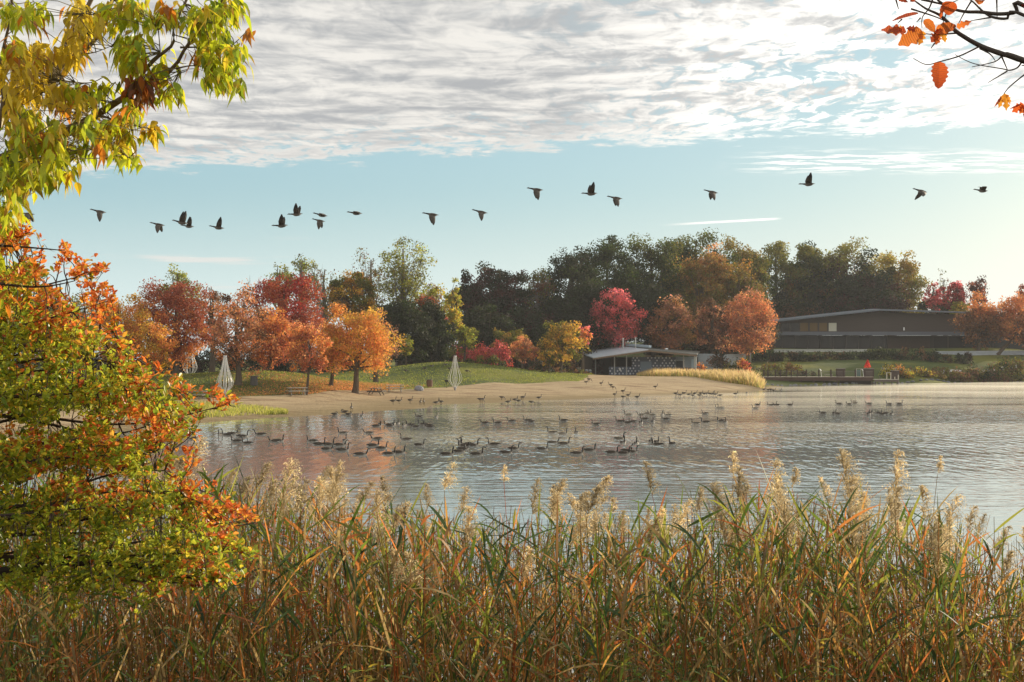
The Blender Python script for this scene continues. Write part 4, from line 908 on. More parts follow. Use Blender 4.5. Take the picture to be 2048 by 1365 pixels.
# --- picnic tables
def picnic(px, pyb, z=None, rz=0., label='', col=(.33, .29, .24), sc=1.0):
    p_ = gz(px, pyb, z); p_[2] = float(terr(p_[0], p_[1]))
    e = empty('picnic_table', tuple(p_), rz, label, 'picnic table', 'picnic tables at the beach'); e.scale = (sc,) * 3
    mb = MB()
    for k in range(5): mb.box((0, -.32 + k * .16, .74), (1.9, .145, .045), 0, col)
    mb.build('tabletop', M_wood, e)
    for s_ in (-1, 1):
        mb = MB()
        for k in range(2): mb.box((0, s_ * (.68 + k * .15), .44), (1.9, .135, .045), 0, col)
        mb.build('bench_seat', M_wood, e)
        mb = MB(); x_ = s_ * .65
        mb.tube([[x_, -.7, 0], [x_, -.25, .71]], .045, 4, tuple(np.array(col) * .5)); mb.tube([[x_, .7, 0], [x_, .25, .71]], .045, 4, tuple(np.array(col) * .5)); mb.box((x_, 0, .39), (.06, 1.6, .09), 0, tuple(np.array(col) * .5)); mb.build('leg_frame', M_wood, e)
picnic(362, 797, .8, .2, 'weathered picnic table in shade left of the wire sculpture, the left one of two', sc=1.15)
picnic(395, 798, .8, -.1, 'weathered picnic table in shade left of the wire sculpture, the right one of two', sc=1.15)
picnic(594, 791, .9, .35, 'pale sunlit picnic table left of the slender red maple trunk', (.5, .46, .38), sc=1.2)
picnic(752, 784, 1.0, 1.4, 'dark picnic table under the right side of the bright orange maple', (.14, .12, .1), sc=1.2)
picnic(790, 777, 1.3, .1, 'pale topped picnic table between the orange maple and the boulder', (.42, .42, .40), sc=1.2)
def bin_(px, pyb, z, h, w_, label, col):
    p_ = gz(px, pyb, z); p_[2] = float(terr(p_[0], p_[1])); e = empty('trash_bin', tuple(p_), 0, label, 'trash bin')
    mb = MB(); mb.tube([[0, 0, .05], [0, 0, h]], w_, 14, (.03, .03, .03)); mb.build('liner', M_paint, e)
    mb = MB()
    for k in range(18): a_ = k / 18 * 6.283; mb.box(((w_ + .04) * math.cos(a_), (w_ + .04) * math.sin(a_), h / 2), (.06, .12, h), a_, col)
    mb.build('slat_cage', M_wood, e); mb = MB(); mb.tube([[0, 0, h + .005], [0, 0, h + .07]], w_ + .05, 14, (.06, .06, .06)); mb.build('lid', M_paint, e)
bin_(508, 790, .85, 1.05, .36, 'dark slatted trash bin below the leafy mound', (.13, .12, .11))
bin_(859, 775, 1.2, .95, .34, 'brown slatted trash bin on the grass edge by the boulder', (.20, .11, .07))
p_ = gz(893.5, 773.5, 1.3); e = empty('charcoal_grill', (p_[0], p_[1], float(terr(p_[0], p_[1]))), 0, 'black charcoal grill on a post left of the right wire sculpture', 'grill')
mb = MB(); mb.tube([[0, 0, 0], [0, 0, .8]], .05, 6, (.03, .03, .03)); mb.build('post', M_metal, e); mb = MB(); mb.box((0, 0, .95), (.55, .4, .28), 0, (.03, .03, .03)); mb.build('fire_box', M_metal, e); mb = MB(); mb.box((.38, 0, 1.08), (.2, .3, .06), 0, (.5, .5, .5)); mb.build('shelf', M_metal, e)

# ------------------------------------------------------------------ geese
GB, GW, GBR, GT, GBEL = (.010, .009, .009), (.62, .60, .55), (.05, .036, .025), (.30, .25, .19), (.42, .38, .32)
def loft(mb, st, sides=10):
    """stations: (x, z, half width, half height, upper colour, lower colour[, y]); closed smooth body"""
    n = len(st); th = np.linspace(0, 2 * np.pi, sides, endpoint=False)
    c = np.array([[s[0], (s[6] if len(s) > 6 else 0), s[1]] for s in st], float); T = unit(np.gradient(c, axis=0))
    side = np.tile(np.array([0, 1.0, 0]), (n, 1)); side = unit(side - T * (side * T).sum(1)[:, None]); upv = unit(np.cross(T, side)); upv *= np.where((upv[:, 2] + .3 * -upv[:, 0]) < 0, -1, 1)[:, None]
    v = []; col = []
    for i, s in enumerate(st):
        for a in th:
            v.append(c[i] + side[i] * math.cos(a) * s[2] + upv[i] * math.sin(a) * s[3]); k = min(max((math.sin(a) + .25) * 3, 0), 1); col.append(np.array(s[4]) * k + np.array(s[5]) * (1 - k))
    f = [[i * sides + j, i * sides + (j + 1) % sides, (i + 1) * sides + (j + 1) % sides, (i + 1) * sides + j] for i in range(n - 1) for j in range(sides)]
    mb.add(np.array(v), np.array(f), np.array(col))
def goose_body(neck, body_z=.0, tilt=0., fly=False):
    """one continuous surface from tail to bill; x forward"""
    bs = [(-.44, .10, .012, .008, GB, GB), (-.38, .10, .055, .02, GB, GW), (-.30, .09, .09, .055, GBR, GW), (-.18, .07, .135, .105, GBR, GT), (-.02, .06, .155, .13, GBR, GT), (.12, .055, .145, .13, GBR, GBEL), (.22, .07, .105, .105, GT, GBEL), (.27, .10, .065, .07, GT, GBEL)]
    ct, sn = math.cos(tilt), math.sin(tilt)
    out_ = [(x * ct - z * sn, x * sn + z * ct + body_z, w, h, a, b) for x, z, w, h, a, b in bs]
    for x, z, r, y in neck[:-3]: out_.append((x, z, r, r, GB, GB, y))
    (x0, z0, r0, y0), (x1, z1, r1, y1), (x2, z2, r2, y2) = neck[-3:]
    out_ += [(x0, z0, r0, r0 * 1.15, GB, GW, y0), (x1, z1, r1, r1, GB, GB, y1), (x2, z2, r2, r2 * .5, GB, GB, y2)]
    return out_
def goose_mesh(kind, wing=None):
    global GT, GBEL
    GT, GBEL = ((.10, .085, .07), (.16, .14, .12)) if kind == 'fly' else ((.15, .125, .095), (.42, .38, .33))  # flying geese darker: near-silhouette shade put into the feather colour
    mb = MB()
    necks = dict(
        up=[(.30, .17, .045, 0), (.30, .26, .034, 0), (.31, .36, .031, 0), (.34, .43, .034, 0), (.38, .455, .042, 0), (.44, .45, .022, 0), (.50, .44, .010, 0)],
        half=[(.32, .15, .045, 0), (.35, .22, .034, 0), (.37, .29, .031, 0), (.40, .345, .034, 0), (.44, .365, .042, 0), (.50, .36, .022, 0), (.56, .35, .010, 0)],
        look=[(.30, .17, .045, 0), (.30, .26, .034, 0), (.31, .36, .031, 0), (.33, .43, .034, .02), (.35, .455, .042, .05), (.37, .45, .022, .11), (.385, .44, .010, .17)],
        graze=[(.33, .06, .045, 0), (.40, -.02, .034, 0), (.45, -.12, .031, 0), (.48, -.21, .034, 0), (.50, -.27, .042, 0), (.53, -.32, .022, 0), (.55, -.37, .010, 0)],
        rest=[(.29, .16, .05, 0), (.27, .22, .042, .0), (.24, .25, .036, .02), (.20, .262, .036, .03), (.15, .26, .042, .03), (.08, .25, .022, .03), (.02, .24, .010, .03)],
        fly=[(.34, .10, .062, 0), (.42, .115, .05, 0), (.50, .12, .042, 0), (.57, .125, .042, 0), (.63, .13, .052, 0), (.69, .125, .03, 0), (.76, .12, .014, 0)])
    nk = necks[kind if kind in necks else 'up']
    stand = kind in ('stand', 'graze', 'lookstand'); bz = .34 if stand else 0.0
    if kind == 'lookstand': nk = necks['look']
    tilt = .12 if kind in ('stand', 'lookstand') else (-.05 if kind == 'graze' else 0)
    nk = [(x, z + bz + (0.04 if tilt > 0 else 0), r, y) for x, z, r, y in nk]
    loft(mb, goose_body(nk, bz, tilt), 10)
    if kind != 'fly':
        for s in (-1, 1):   # folded wings lie along the flanks and cross over the tail
            loft(mb, [(-.40, .13 + bz - (.05 if tilt > 0 else 0), .01, .01, GB, GB, s * .03), (-.25, .13 + bz - (.03 if tilt > 0 else 0), .03, .05, GBR, GBR, s * .085), (-.05, .11 + bz, .035, .085, GBR, GT, s * .125), (.12, .10 + bz, .03, .07, GBR, GT, s * .12), (.20, .10 + bz, .01, .02, GBR, GT, s * .09)], 8)
    if stand:
        for s in (-1, 1):
            mb.tube([[-.0, s * .07, bz - .03], [-.02, s * .07, .14], [.0, s * .07, .012]], np.array([.03, .014, .012]), 5, GB); mb.box((.04, s * .07, .012), (.12, .09, .016), 0, GB)
    if kind == 'fly':
        aL, sweep, curl = wing
        for s in (-1, 1):
            a = aL if s > 0 else aL + curl[1]
            root = np.array([.06, s * .09, .10]); d1 = np.array([sweep * .3, s * math.cos(a), math.sin(a)]); d2 = np.array([-sweep - .15, s * math.cos(a + curl[0]), math.sin(a + curl[0])])
            d1 = d1 / np.linalg.norm(d1); d2 = d2 / np.linalg.norm(d2); mid = root + d1 * .32; tip = mid + d2 * .52
            pl = [root + [.15, 0, 0], root + [-.24, 0, 0], mid + [.13, 0, 0], mid + [-.26, 0, 0], mid * .5 + tip * .5 + [.09, 0, 0], mid * .5 + tip * .5 + [-.20, 0, 0], tip + [.0, 0, 0], tip + [-.07, 0, 0]]
            pl = np.array(pl); nn = unit(np.cross(pl[1] - pl[0], d1)) * .012
            v = np.concatenate([pl + nn, pl - nn]); f = []
            for k in range(3):
                q = 2 * k; f += [[q, q + 1, q + 3, q + 2], [8 + q, 8 + q + 2, 8 + q + 3, 8 + q + 1], [q, q + 2, 8 + q + 2, 8 + q], [q + 1, 8 + q + 1, 8 + q + 3, q + 3]]
            f += [[6, 7, 15, 14], [0, 8, 9, 1]]
            c_ = np.array([GBR] * 8 + [GT] * 8) * .8; c_[[4, 5, 6, 7]] = GB
            mb.add(v, f, c_)
    return mb.mesh('goose', M_feather, smooth=True)
GM = {k: goose_mesh(k) for k in ('up', 'half', 'look', 'rest', 'stand', 'graze', 'lookstand')}
FM = {k: goose_mesh('fly', w_) for k, w_ in dict(down=(-.85, .15, (-.25, .35)), up=(1.05, .1, (.2, -.25)), highup=(1.25, .0, (.05, .1)), mid=(.25, .2, (-.5, .1)), low=(-.6, -.5, (-.2, -.2)), bent=(1.0, -.3, (-1.1, .2)), downb=(-1.15, .1, (-.15, .5))).items()}
def goose(me, loc, rz, label, sc=1.0, group=None, ry=0.0):
    o = bpy.data.objects.new('goose', me); COL.objects.link(o); o.location = loc; o.rotation_euler = (0, ry, rz); o.scale = (sc,) * 3
    return tag(o, label, 'goose', group)
rgg = np.random.default_rng(12)
FACE = dict(L=math.pi, R=0.0, F=-math.pi / 2, B=math.pi / 2)
FTXT = dict(L='left', R='right', F='the camera', B='the far shore')
Z2 = lambda l: [(380 + x / 3.938, 780 + y / 3.938, *r) for x, y, *r in l]
Z3 = lambda l: [(850 + x / 3.938, 760 + y / 3.938, *r) for x, y, *r in l]
Z4 = lambda l: [(1300 + x / 3.737, 760 + y / 3.737, *r) for x, y, *r in l]
FLOCKS = {
 'in the far left swimming flock near the grassy shore': Z2([(20, 388, 'L'), (100, 414, 'F'), (237, 352, 'F'), (290, 357, 'L'), (335, 345, 'R'), (415, 369, 'R'), (365, 407, 'L'), (450, 422, 'L'), (553, 354, 'L'), (665, 407, 'L'), (695, 405, 'R')]),
 'in the swimming flock over the red tree reflection': Z2([(960, 405, 'L'), (1020, 432, 'R'), (1090, 434, 'R'), (1180, 437, 'R'), (1222, 402, 'B'), (1080, 470, 'R'), (1202, 478, 'R'), (1345, 512, 'R'), (1200, 342, 'L')]),
 'in the loose swimming group just right of the red reflection': Z2([(1405, 342, 'L'), (1470, 390, 'L'), (1700, 394, 'L'), (1808, 437, 'R'), (1570, 507, 'R'), (1648, 497, 'R'), (1445, 442, 'R'), (1510, 462, 'R')]),
 'in the small far flock off the middle of the beach': Z2([(1470, 288, 'R'), (1495, 274, 'F'), (1560, 276, 'L'), (1578, 286, 'R'), (1605, 268, 'F'), (1638, 264, 'F'), (1686, 284, 'F'), (1735, 278, 'L'), (1775, 292, 'L'), (1832, 274, 'L'), (1870, 282, 'L'), (1885, 294, 'L'), (1800, 212, 'L'), (1940, 214, 'B')]),
 'at the water edge of the left beach': Z2([(1140, 199, 'R', 'rest'), (1215, 186, 'L', 'rest'), (1250, 201, 'R', 'rest'), (1355, 207, 'B')]),
 'in the spread out row below the right wire sculpture': Z3([(470, 342, 'L'), (567, 342, 'L'), (680, 324, 'L'), (805, 320, 'L'), (830, 330, 'L'), (1088, 322, 'L'), (1345, 350, 'L')]),
 'in the nearest middle flock on open water': Z3([(280, 492, 'F'), (305, 522, 'L'), (330, 512, 'L'), (375, 520, 'R'), (270, 567, 'R'), (300, 547, 'R'), (175, 590, 'R'), (410, 590, 'R'), (540, 512, 'L'), (640, 577, 'R'), (700, 545, 'R'), (925, 547, 'R')]),
 'in the trio and pair swimming behind the nearest middle flock': Z3([(1000, 417, 'L'), (1085, 427, 'R'), (1192, 417, 'B'), (1010, 495, 'R'), (1095, 507, 'R')]),
 'in the nearest right hand flock on the water': Z3([(1200, 582, 'R'), (1300, 557, 'R'), (1475, 577, 'R'), (1570, 582, 'R'), (1590, 562, 'R'), (1630, 570, 'R')]),
 'in the row behind the nearest right hand flock': Z3([(1530, 467, 'R'), (1560, 497, 'F'), (1665, 502, 'F'), (1780, 487, 'F'), (1830, 512, 'L'), (1825, 494, 'F'), (1945, 507, 'B')]),
 'in the misty flock straight below the beach house': Z3([(1535, 330, 'L'), (1595, 340, 'L'), (1635, 330, 'L'), (1725, 310, 'L'), (1700, 337, 'F'), (1795, 332, 'B'), (1895, 310, 'L'), (1600, 277, 'L'), (1700, 277, 'L'), (1755, 270, 'R'), (1785, 280, 'L'), (1870, 274, 'F'), (1912, 277, 'L')]),
 'in the misty water below the reedy grass point': Z4([(410, 254, 'L'), (340, 327, 'L'), (412, 319, 'L'), (528, 307, 'L'), (565, 320, 'B'), (510, 210, 'L'), (530, 210, 'L')]),
 'in the thin far row left of the dock reflection': Z4([(785, 214, 'L'), (805, 187, 'R'), (900, 192, 'L'), (925, 190, 'R'), (945, 190, 'L'), (1048, 189, 'R')]),
 'in the farthest right flock in the mist': Z4([(1410, 180, 'L'), (1485, 182, 'L'), (1525, 160, 'L'), (1528, 174, 'L'), (1635, 180, 'L'), (1785, 182, 'L'), (1865, 180, 'R')]),
 'in the right flock on the line where the mist ends': Z4([(1290, 252, 'L'), (1378, 250, 'F'), (1398, 254, 'L'), (1635, 257, 'F'), (1648, 250, 'F'), (1703, 247, 'L'), (1730, 259, 'L'), (1755, 253, 'L'), (1805, 257, 'F')]),
}
BEACH = {
 'on the sand of the left beach': Z2([(1600, 114, 'R'), (1647, 110, 'R'), (1735, 107, 'R'), (1815, 120, 'F'), (1842, 117, 'F'), (1938, 124, 'R'), (1977, 117, 'L'), (1272, 172, 'F')]),
 'on the sand below the right wire sculpture': Z3([(435, 178, 'R', 'graze'), (450, 178, 'R'), (605, 160, 'R', 'graze'), (655, 190, 'R'), (710, 176, 'R'), (740, 182, 'R'), (772, 160, 'R'), (838, 191, 'R', 'graze'), (898, 161, 'R')]),
 'on the sand in front of the beach house': Z3([(1270, 107, 'R'), (1292, 95, 'R', 'graze'), (1388, 109, 'R'), (1462, 112, 'L'), (1480, 116, 'R', 'graze'), (1495, 131, 'R'), (1560, 122, 'R'), (1560, 149, 'R', 'graze'), (1600, 139, 'R'), (1672, 151, 'R'), (1815, 109, 'R')]),
 'in the crowd at the tip of the beach': Z4([(192, 112, 'R'), (215, 124, 'L', 'graze'), (228, 125, 'R'), (255, 110, 'R'), (293, 124, 'R'), (320, 130, 'R'), (335, 116, 'R'), (370, 130, 'R', 'graze'), (380, 114, 'R'), (405, 119, 'R', 'graze'), (420, 116, 'R'), (448, 119, 'R', 'graze'), (460, 119, 'R'), (472, 119, 'R'), (490, 122, 'R'), (523, 130, 'L', 'graze'), (640, 117, 'R'), (722, 109, 'F', 'graze')]),
 'on the sand spit left of the dock': Z4([(852, 84, 'R'), (885, 87, 'R', 'graze'), (903, 85, 'R', 'graze'), (925, 91, 'R'), (983, 91, 'F')]),
}
ORD = ['leftmost', 'second from the left', 'third from the left', 'fourth from the left', 'fifth from the left', 'sixth from the left', 'seventh from the left', 'eighth from the left', 'ninth from the left', 'tenth from the left', 'eleventh from the left', 'twelfth from the left', 'thirteenth from the left', 'fourteenth from the left', 'fifteenth from the left', 'sixteenth from the left', 'seventeenth from the left', 'rightmost']
SHO = dict(zip(FLOCKS, ['in far left flock by grassy shore', 'in flock over the red reflection', 'in group right of the red reflection', 'in small flock off mid beach', 'at the left beach edge', 'in row below right wire sculpture', 'in nearest middle flock', 'in group behind nearest middle flock', 'in nearest right flock', 'in row behind nearest right flock', 'in misty flock below beach house', 'in mist below reedy point', 'in far row left of dock', 'in farthest right misty flock', 'in right flock at mist edge']))
SHO2 = dict(zip(BEACH, ['on left beach sand', 'on sand below right wire sculpture', 'on sand before beach house', 'in crowd at beach tip', 'on spit left of dock']))
for fl, lst in FLOCKS.items():
    lst = sorted(lst)
    for i, (a, b, f_, *k) in enumerate(lst):
        p_ = gz(a, b, 0.0); kd = k[0] if k else rgg.choice(['up', 'up', 'up', 'half', 'look'])
        rz_ = FACE[f_] + rgg.normal(0, .22)
        what = 'resting' if kd == 'rest' else 'swimming'
        goose(GM[kd], (p_[0], p_[1], -.045 if kd != 'rest' else max(.05, float(terr(p_[0], p_[1])) + .05)), rz_, '%s goose heading %s, %s %s' % (what, FTXT[f_], ORD[i], SHO[fl]), .96 * rgg.uniform(.92, 1.06), 'geese ' + SHO[fl])
for fl, lst in BEACH.items():
    lst = sorted(lst)
    for i, (a, b, f_, *k) in enumerate(lst):
        p_ = gz(a, b, .12); z_ = float(terr(p_[0], p_[1]))
        for _ in range(4): p_ = gz(a, b, max(z_, 0.)); z_ = float(terr(p_[0], p_[1]))
        kd = k[0] if k else rgg.choice(['stand', 'stand', 'lookstand'])
        goose(GM[kd], (p_[0], p_[1], max(z_, -.1)), FACE[f_] + rgg.normal(0, .3), '%s goose facing %s, %s %s' % ('grazing' if kd == 'graze' else 'standing', FTXT[f_], ORD[i] if i < len(lst) - 1 or i < 3 else 'rightmost', SHO2[fl]), 0.92 * rgg.uniform(.94, 1.06), 'geese ' + SHO2[fl])
for i, (a, b, k) in enumerate([(815, 729, 'graze'), (851, 728, 'graze'), (861, 725.5, 'rest'), (890, 726, 'graze'), (900, 728, 'graze'), (918, 727, 'stand'), (936, 729, 'graze')]):
    p_ = at(a, 727, 226); z_ = float(terr(p_[0], 226)); goose(GM[k], (p_[0], 226 - (b - 727) * 2, float(terr(p_[0], 226 - (b - 727) * 2))), rgg.uniform(-.5, .5) + (math.pi if i % 2 else 0), 'small dark goose on the crest of the green mound, %s' % ORD[i], 1.0, 'geese on the green mound')
FLY = [(57, 431, 'down', 'half hidden by the yellow leaves'), (200, 426, 'downb', 'wings down, alone right of the yellow leaves'), (318, 452, 'down', 'wings down, left of the overlapping pair'), (364, 448, 'highup', 'wings up, front one of the left overlapping pair'),
       (378, 455, 'highup', 'wings up, rear one of the left overlapping pair'), (437, 458, 'highup', 'wings up, right of the overlapping pair'), (564, 454, 'up', 'wings up high, below its neighbour'), (594, 431, 'up', 'wings up, upper left of the crossing pair'),
       (644, 433, 'mid', 'upper one of the crossing pair'), (640, 444, 'downb', 'lower one of the crossing pair'), (713, 429, 'mid', 'wings level, right of the crossing pair'), (865, 432, 'downb', 'wings down, over the big poplar'),
       (963, 427, 'down', 'wings down, right of the big poplar'), (1074, 382, 'downb', 'wings down, high, leading the right half of the line'), (1183, 390, 'up', 'wings up in a V, center of the sky'), (1233, 399, 'down', 'wings down, just below the V shaped goose'),
       (1425, 387, 'down', 'wings down, over the summit of the wood'), (1618, 371, 'up', 'wings up in a V, highest of the line'), (1843, 385, 'low', 'wing low, second from the right'), (1965, 384, 'bent', 'wings bent up, rightmost of the line')]
for i, (a, b, k, lab_) in enumerate(FLY):
    Yf = 98 + (i * 37 % 11) - 5; p_ = at(a, b, Yf)
    goose(FM[k], tuple(p_), math.pi + rgg.normal(0, .12) + (0.25 if k in ('highup',) else .1), 'dark goose in flight, ' + lab_, .93 * (.85 if i in (4, 9) else 1) * (1.08 if i == 13 else 1), 'geese flying left in a line', ry=-.12 + rgg.normal(0, .06) if k != 'up' else .05)

# ------------------------------------------------------------------ haze and mist
def volume(name, dens, col, aniso):
    m = bpy.data.materials.new(name); m.use_nodes = True; t = N(m.node_tree); t.n.clear()
    out = t.new('ShaderNodeOutputMaterial'); v = t.new('ShaderNodeVolumePrincipled'); v.inputs['Density'].default_value = dens
    v.inputs['Color'].default_value = (*col, 1); v.inputs['Anisotropy'].default_value = aniso
    t.l.new(v.outputs[0], out.inputs['Volume']); return m
HAZE = True
if HAZE:
    mb = MB(); mb.box((0, 230, 24.5), (1000, 560, 53), 0); tag(mb.build('haze', volume('haze', .00013, (.92, .93, .95), .1)), kind='stuff')
# low mist lying on the far water: flat lens shaped patches, thin at the rim
rm = np.random.default_rng(3); mb = MB()
for cx_, cy_, rx_, ry_, h_ in [(0, 92, 24, 12, .22), (26, 106, 24, 8, .25), (18, 146, 30, 9, .32), (38, 170, 36, 11, .42), (60, 205, 46, 16, .5), (78, 248, 50, 20, .6), (6, 127, 22, 6, .25), (98, 215, 40, 14, .5), (60, 148, 34, 6, .3), (30, 192, 30, 8, .4), (100, 178, 40, 7, .4), (110, 285, 50, 20, .6)]:  # leading pair of lenses added to brighten the nearer water
    nr, na = 7, 30; v = [[cx_, cy_, .03]]; top_ = [[cx_, cy_, h_]]
    for r_ in np.linspace(1 / nr, 1, nr):
        for a_ in np.linspace(0, 2 * np.pi, na, endpoint=False):
            k = r_ * (1 + .14 * math.sin(3 * a_ + cx_) + .08 * math.sin(7 * a_ + cy_)); x_, y_ = cx_ + rx_ * k * math.cos(a_), cy_ + ry_ * k * math.sin(a_)
            v.append([x_, y_, .02]); top_.append([x_, y_, .022 + h_ * (1 - r_ ** 2) ** 2 * (1 + .25 * math.sin(x_ * .5) * math.sin(y_ * .7))])
    n_ = len(v); f = []
    for j in range(na): f += [[n_, n_ + 1 + j, n_ + 1 + (j + 1) % na, n_ + 1 + (j + 1) % na], [0, 1 + (j + 1) % na, 1 + j, 1 + j]]
    for i in range(nr - 1):
        for j in range(na):
            a_, b_ = 1 + i * na + j, 1 + i * na + (j + 1) % na; c_, d_ = b_ + na, a_ + na
            f += [[n_ + a_, n_ + d_, n_ + c_, n_ + b_], [a_, b_, c_, d_]]
    o_ = 1 + (nr - 1) * na
    for j in range(na): f.append([o_ + j, o_ + (j + 1) % na, n_ + o_ + (j + 1) % na, n_ + o_ + j])
    mb.add(np.array(v + top_), np.array(f))
tag(mb.build('mist', volume('mist', .017, (.98, .93, .80), .45)), 'thin morning mist lying low over the far water', 'mist', kind='stuff')

# ------------------------------------------------------------------ reeds
rd = np.random.default_rng(21)
RG = [(.055, .09, .015), (.10, .14, .02), (.20, .20, .03), (.04, .065, .025)]
RR = [(.40, .15, .04), (.32, .10, .03), (.42, .21, .05), (.22, .12, .05)]
RT = [(.36, .25, .10), (.26, .19, .08), (.20, .14, .055)]
PLUME = (.34, .27, .155)
def reed_geo(n, base, H, rng, ML, MS, MP, plume_p=.35, lean=.07, nl=(7, 13), green=.5, leafL=.48, plume_sz=1.0, force=False, lw=1.0):
    """n reeds at base (n,3) with height H; leaves into ML, stems into MS, plumes into MP"""
    lean_d = np.stack([rng.normal(-.02, lean, n), rng.normal(0, lean, n), np.ones(n)], -1)
    for i in range(n):
        d = lean_d[i]; h = H[i]; b = base[i]; bendx = rng.normal(0, .10)
        zt = np.linspace(0, 1, 6); pth = b + d[None] * (zt * h)[:, None] + np.array([bendx, rng.normal(0, .04), 0])[None] * ((zt ** 3) * h * .5)[:, None]; pth[:, 2] = b[2] + zt * h * (1 - .03 * abs(bendx))
        sc_ = np.array(RT[rng.integers(3)] if rng.uniform() < .55 else (RR[rng.integers(4)] if rng.uniform() < .6 else RG[2])) * rng.uniform(.7, 1.2)
        MS.tube(pth, np.linspace(.0052, .002, 6), 3, tuple(sc_))
        k = rng.integers(*nl); g = rng.uniform() < green
        ts = np.sort(rng.uniform(.22, .97, k)); pos_ = np.stack([np.interp(ts, zt, pth[:, c_]) for c_ in range(3)], -1)
        az_ = rng.uniform(0, 2 * np.pi) + np.arange(k) * np.pi + rng.normal(0, .5, k); el_ = rng.uniform(.45, 1.3, k)
        dd = np.stack([np.cos(az_) * np.cos(el_), np.sin(az_) * np.cos(el_) * .8, np.sin(el_)], -1)
        cc = np.array([(RG[rng.integers(4)] if rng.uniform() < (.05 + .85 * ts[q]) * (1.25 if g else .35) else (RR[rng.integers(4)] if rng.uniform() < .6 else RT[rng.integers(3)])) for q in range(k)]) * np.exp(rng.normal(0, .18, (k, 1)))
        ribbons(ML, pos_, unit(dd), leafL * rng.uniform(.55, 1.15, k), lw * rng.uniform(.009, .022, k), rng.uniform(.02, .5, k), cc, [.5, 1, .95, .7, .04], rng=rng)
        if rng.uniform() < plume_p or force:
            m_ = int(110 * plume_sz); u_ = rng.uniform(0, 1, m_); Lp = .27 * plume_sz * rng.uniform(.8, 1.15); top_ = pth[-1]
            ax = unit(pth[-1] - pth[-2]) + np.array([rng.normal(.15, .2), 0, 0]); ax = unit(ax); L_k = 1.15 if force else 1.0; Lp *= L_k
            p0 = top_ + ax * (u_ * Lp)[:, None]; a2 = rng.uniform(0, 6.283, m_); sp = rng.uniform(.25, .75, m_)
            d2 = unit(np.stack([np.cos(a2) * sp + .25, np.sin(a2) * sp, np.full(m_, .8)], -1)); L2 = (.05 + .12 * (1 - u_) ** .7) * plume_sz * L_k
            pc = np.array(PLUME) * (rng.uniform(.7, 1.3)) * (1.25 if force else 1) * np.exp(rng.normal(0, .25, (m_, 1)))
            ribbons(MP, p0, d2, L2, .006, rng.uniform(.3, 1.0, m_), np.clip(pc, 0, .8), [.7, 1, .5], rng=rng)
            q0 = p0[:, None] + d2[:, None] * (L2[:, None] * np.array([.35, .6, .85, 1.0])[None])[..., None] - np.array([0, 0, 1.])[None, None] * (L2[:, None] * np.array([.06, .2, .42, .6])[None])[..., None] + rng.normal(0, .004, (m_, 4, 3))
            q0 = q0.reshape(-1, 3); cards(MP, rng, q0, .016, np.clip(np.repeat(pc, 4, 0) * 1.15, 0, .85), aspect=.35)
def bankz(x, y): return terr(x, y)
# prominent reeds: (px, py of plume top, Y, plume size)
PROM = [(1722, 885, 9.5, 1.35, 'tallest reed with a full pale plume, above all the others'), (1532, 922, 9.3, 1.6, 'reed with the widest fluffy cream plume, left of the tallest reed'), (1670, 918, 9.8, .95, 'reed with a slim upright plume just left of the tallest reed'),
        (1640, 928, 10.2, .5, 'thin reed with a narrow tan spike between the two big plumes'), (1812, 905, 9.4, .9, 'tall leaning reed with a drooping dark plume, right of the tallest reed'), (1840, 912, 9.8, .35, 'bare thin reed stalk with a bent tip on the right'),
        (1607, 975, 9.2, 1.1, 'reed with a brown green plume right of the widest plume'), (1468, 905, 10.4, .5, 'thin reed with a rusty spike left of the widest plume'), (1410, 985, 9.6, .9, 'reed with a dense upright cream plume left of the big green reeds'),
        (1362, 1010, 10, .6, 'short reed with a small grey plume left of the dense cream plume'), (1165, 932, 9.8, .6, 'reed with a single golden spike and one raised leaf in the middle'), (1185, 990, 9.5, .9, 'reed with a brown plume below the golden spike'),
        (1110, 1000, 9.4, .9, 'reed with a leaning brown plume left of the golden spike'), (1040, 932, 10.5, .35, 'very thin reed stalk standing over open water in the middle'), (905, 925, 10.2, .6, 'thin leaning reed pair of stalks left of the middle stalk'),
        (975, 970, 9.6, .6, 'reed with a small golden spike just left of the middle stalk'), (855, 980, 9.3, 1.1, 'reed with a curved cream plume over bright water'), (900, 995, 9.3, .8, 'reed with a round cream plume right of the curved one'),
        (738, 912, 9.2, .9, 'reed with a pinkish plume between two raised green leaves'), (640, 945, 10, .6, 'thin reed with a sparse plume at the edge of the red reflection'), (515, 910, 9.0, 1.2, 'reed with a full cream plume over the red reflection'),
        (480, 922, 9.4, 1.1, 'reed with a cream plume left of the full one over the reflection'), (395, 870, 9.0, 1.0, 'reed with a tall plume at the end of the thorn shrub'), (560, 938, 9.5, .8, 'reed with a small ragged plume in the red reflection'),
        (590, 945, 9.6, .8, 'reed with a ragged plume right of the small ragged one'), (1245, 1010, 9.8, .6, 'reed with a thin pale plume near the center right gap'), (1300, 985, 10.2, .4, 'bare reed tip in the center right gap'),
        (1920, 990, 9.3, 1.2, 'reed with a big dark brown plume on the right'), (1895, 1040, 9.2, 1.1, 'reed with a wide brown plume below the big dark one'), (1945, 1045, 9.6, .6, 'reed with a small plume right of the big dark one'),
        (2035, 1045, 9.4, .6, 'reed with a small dark plume at the right picture edge'), (1815, 1030, 9.6, .6, 'reed with a small golden plume below the bent stalk'), (1740, 1010, 9.3, .9, 'reed with a cream plume right below the tallest reed'), (1770, 985, 9.8, .7, 'reed with a feathery sideways plume right of the tallest reed')]
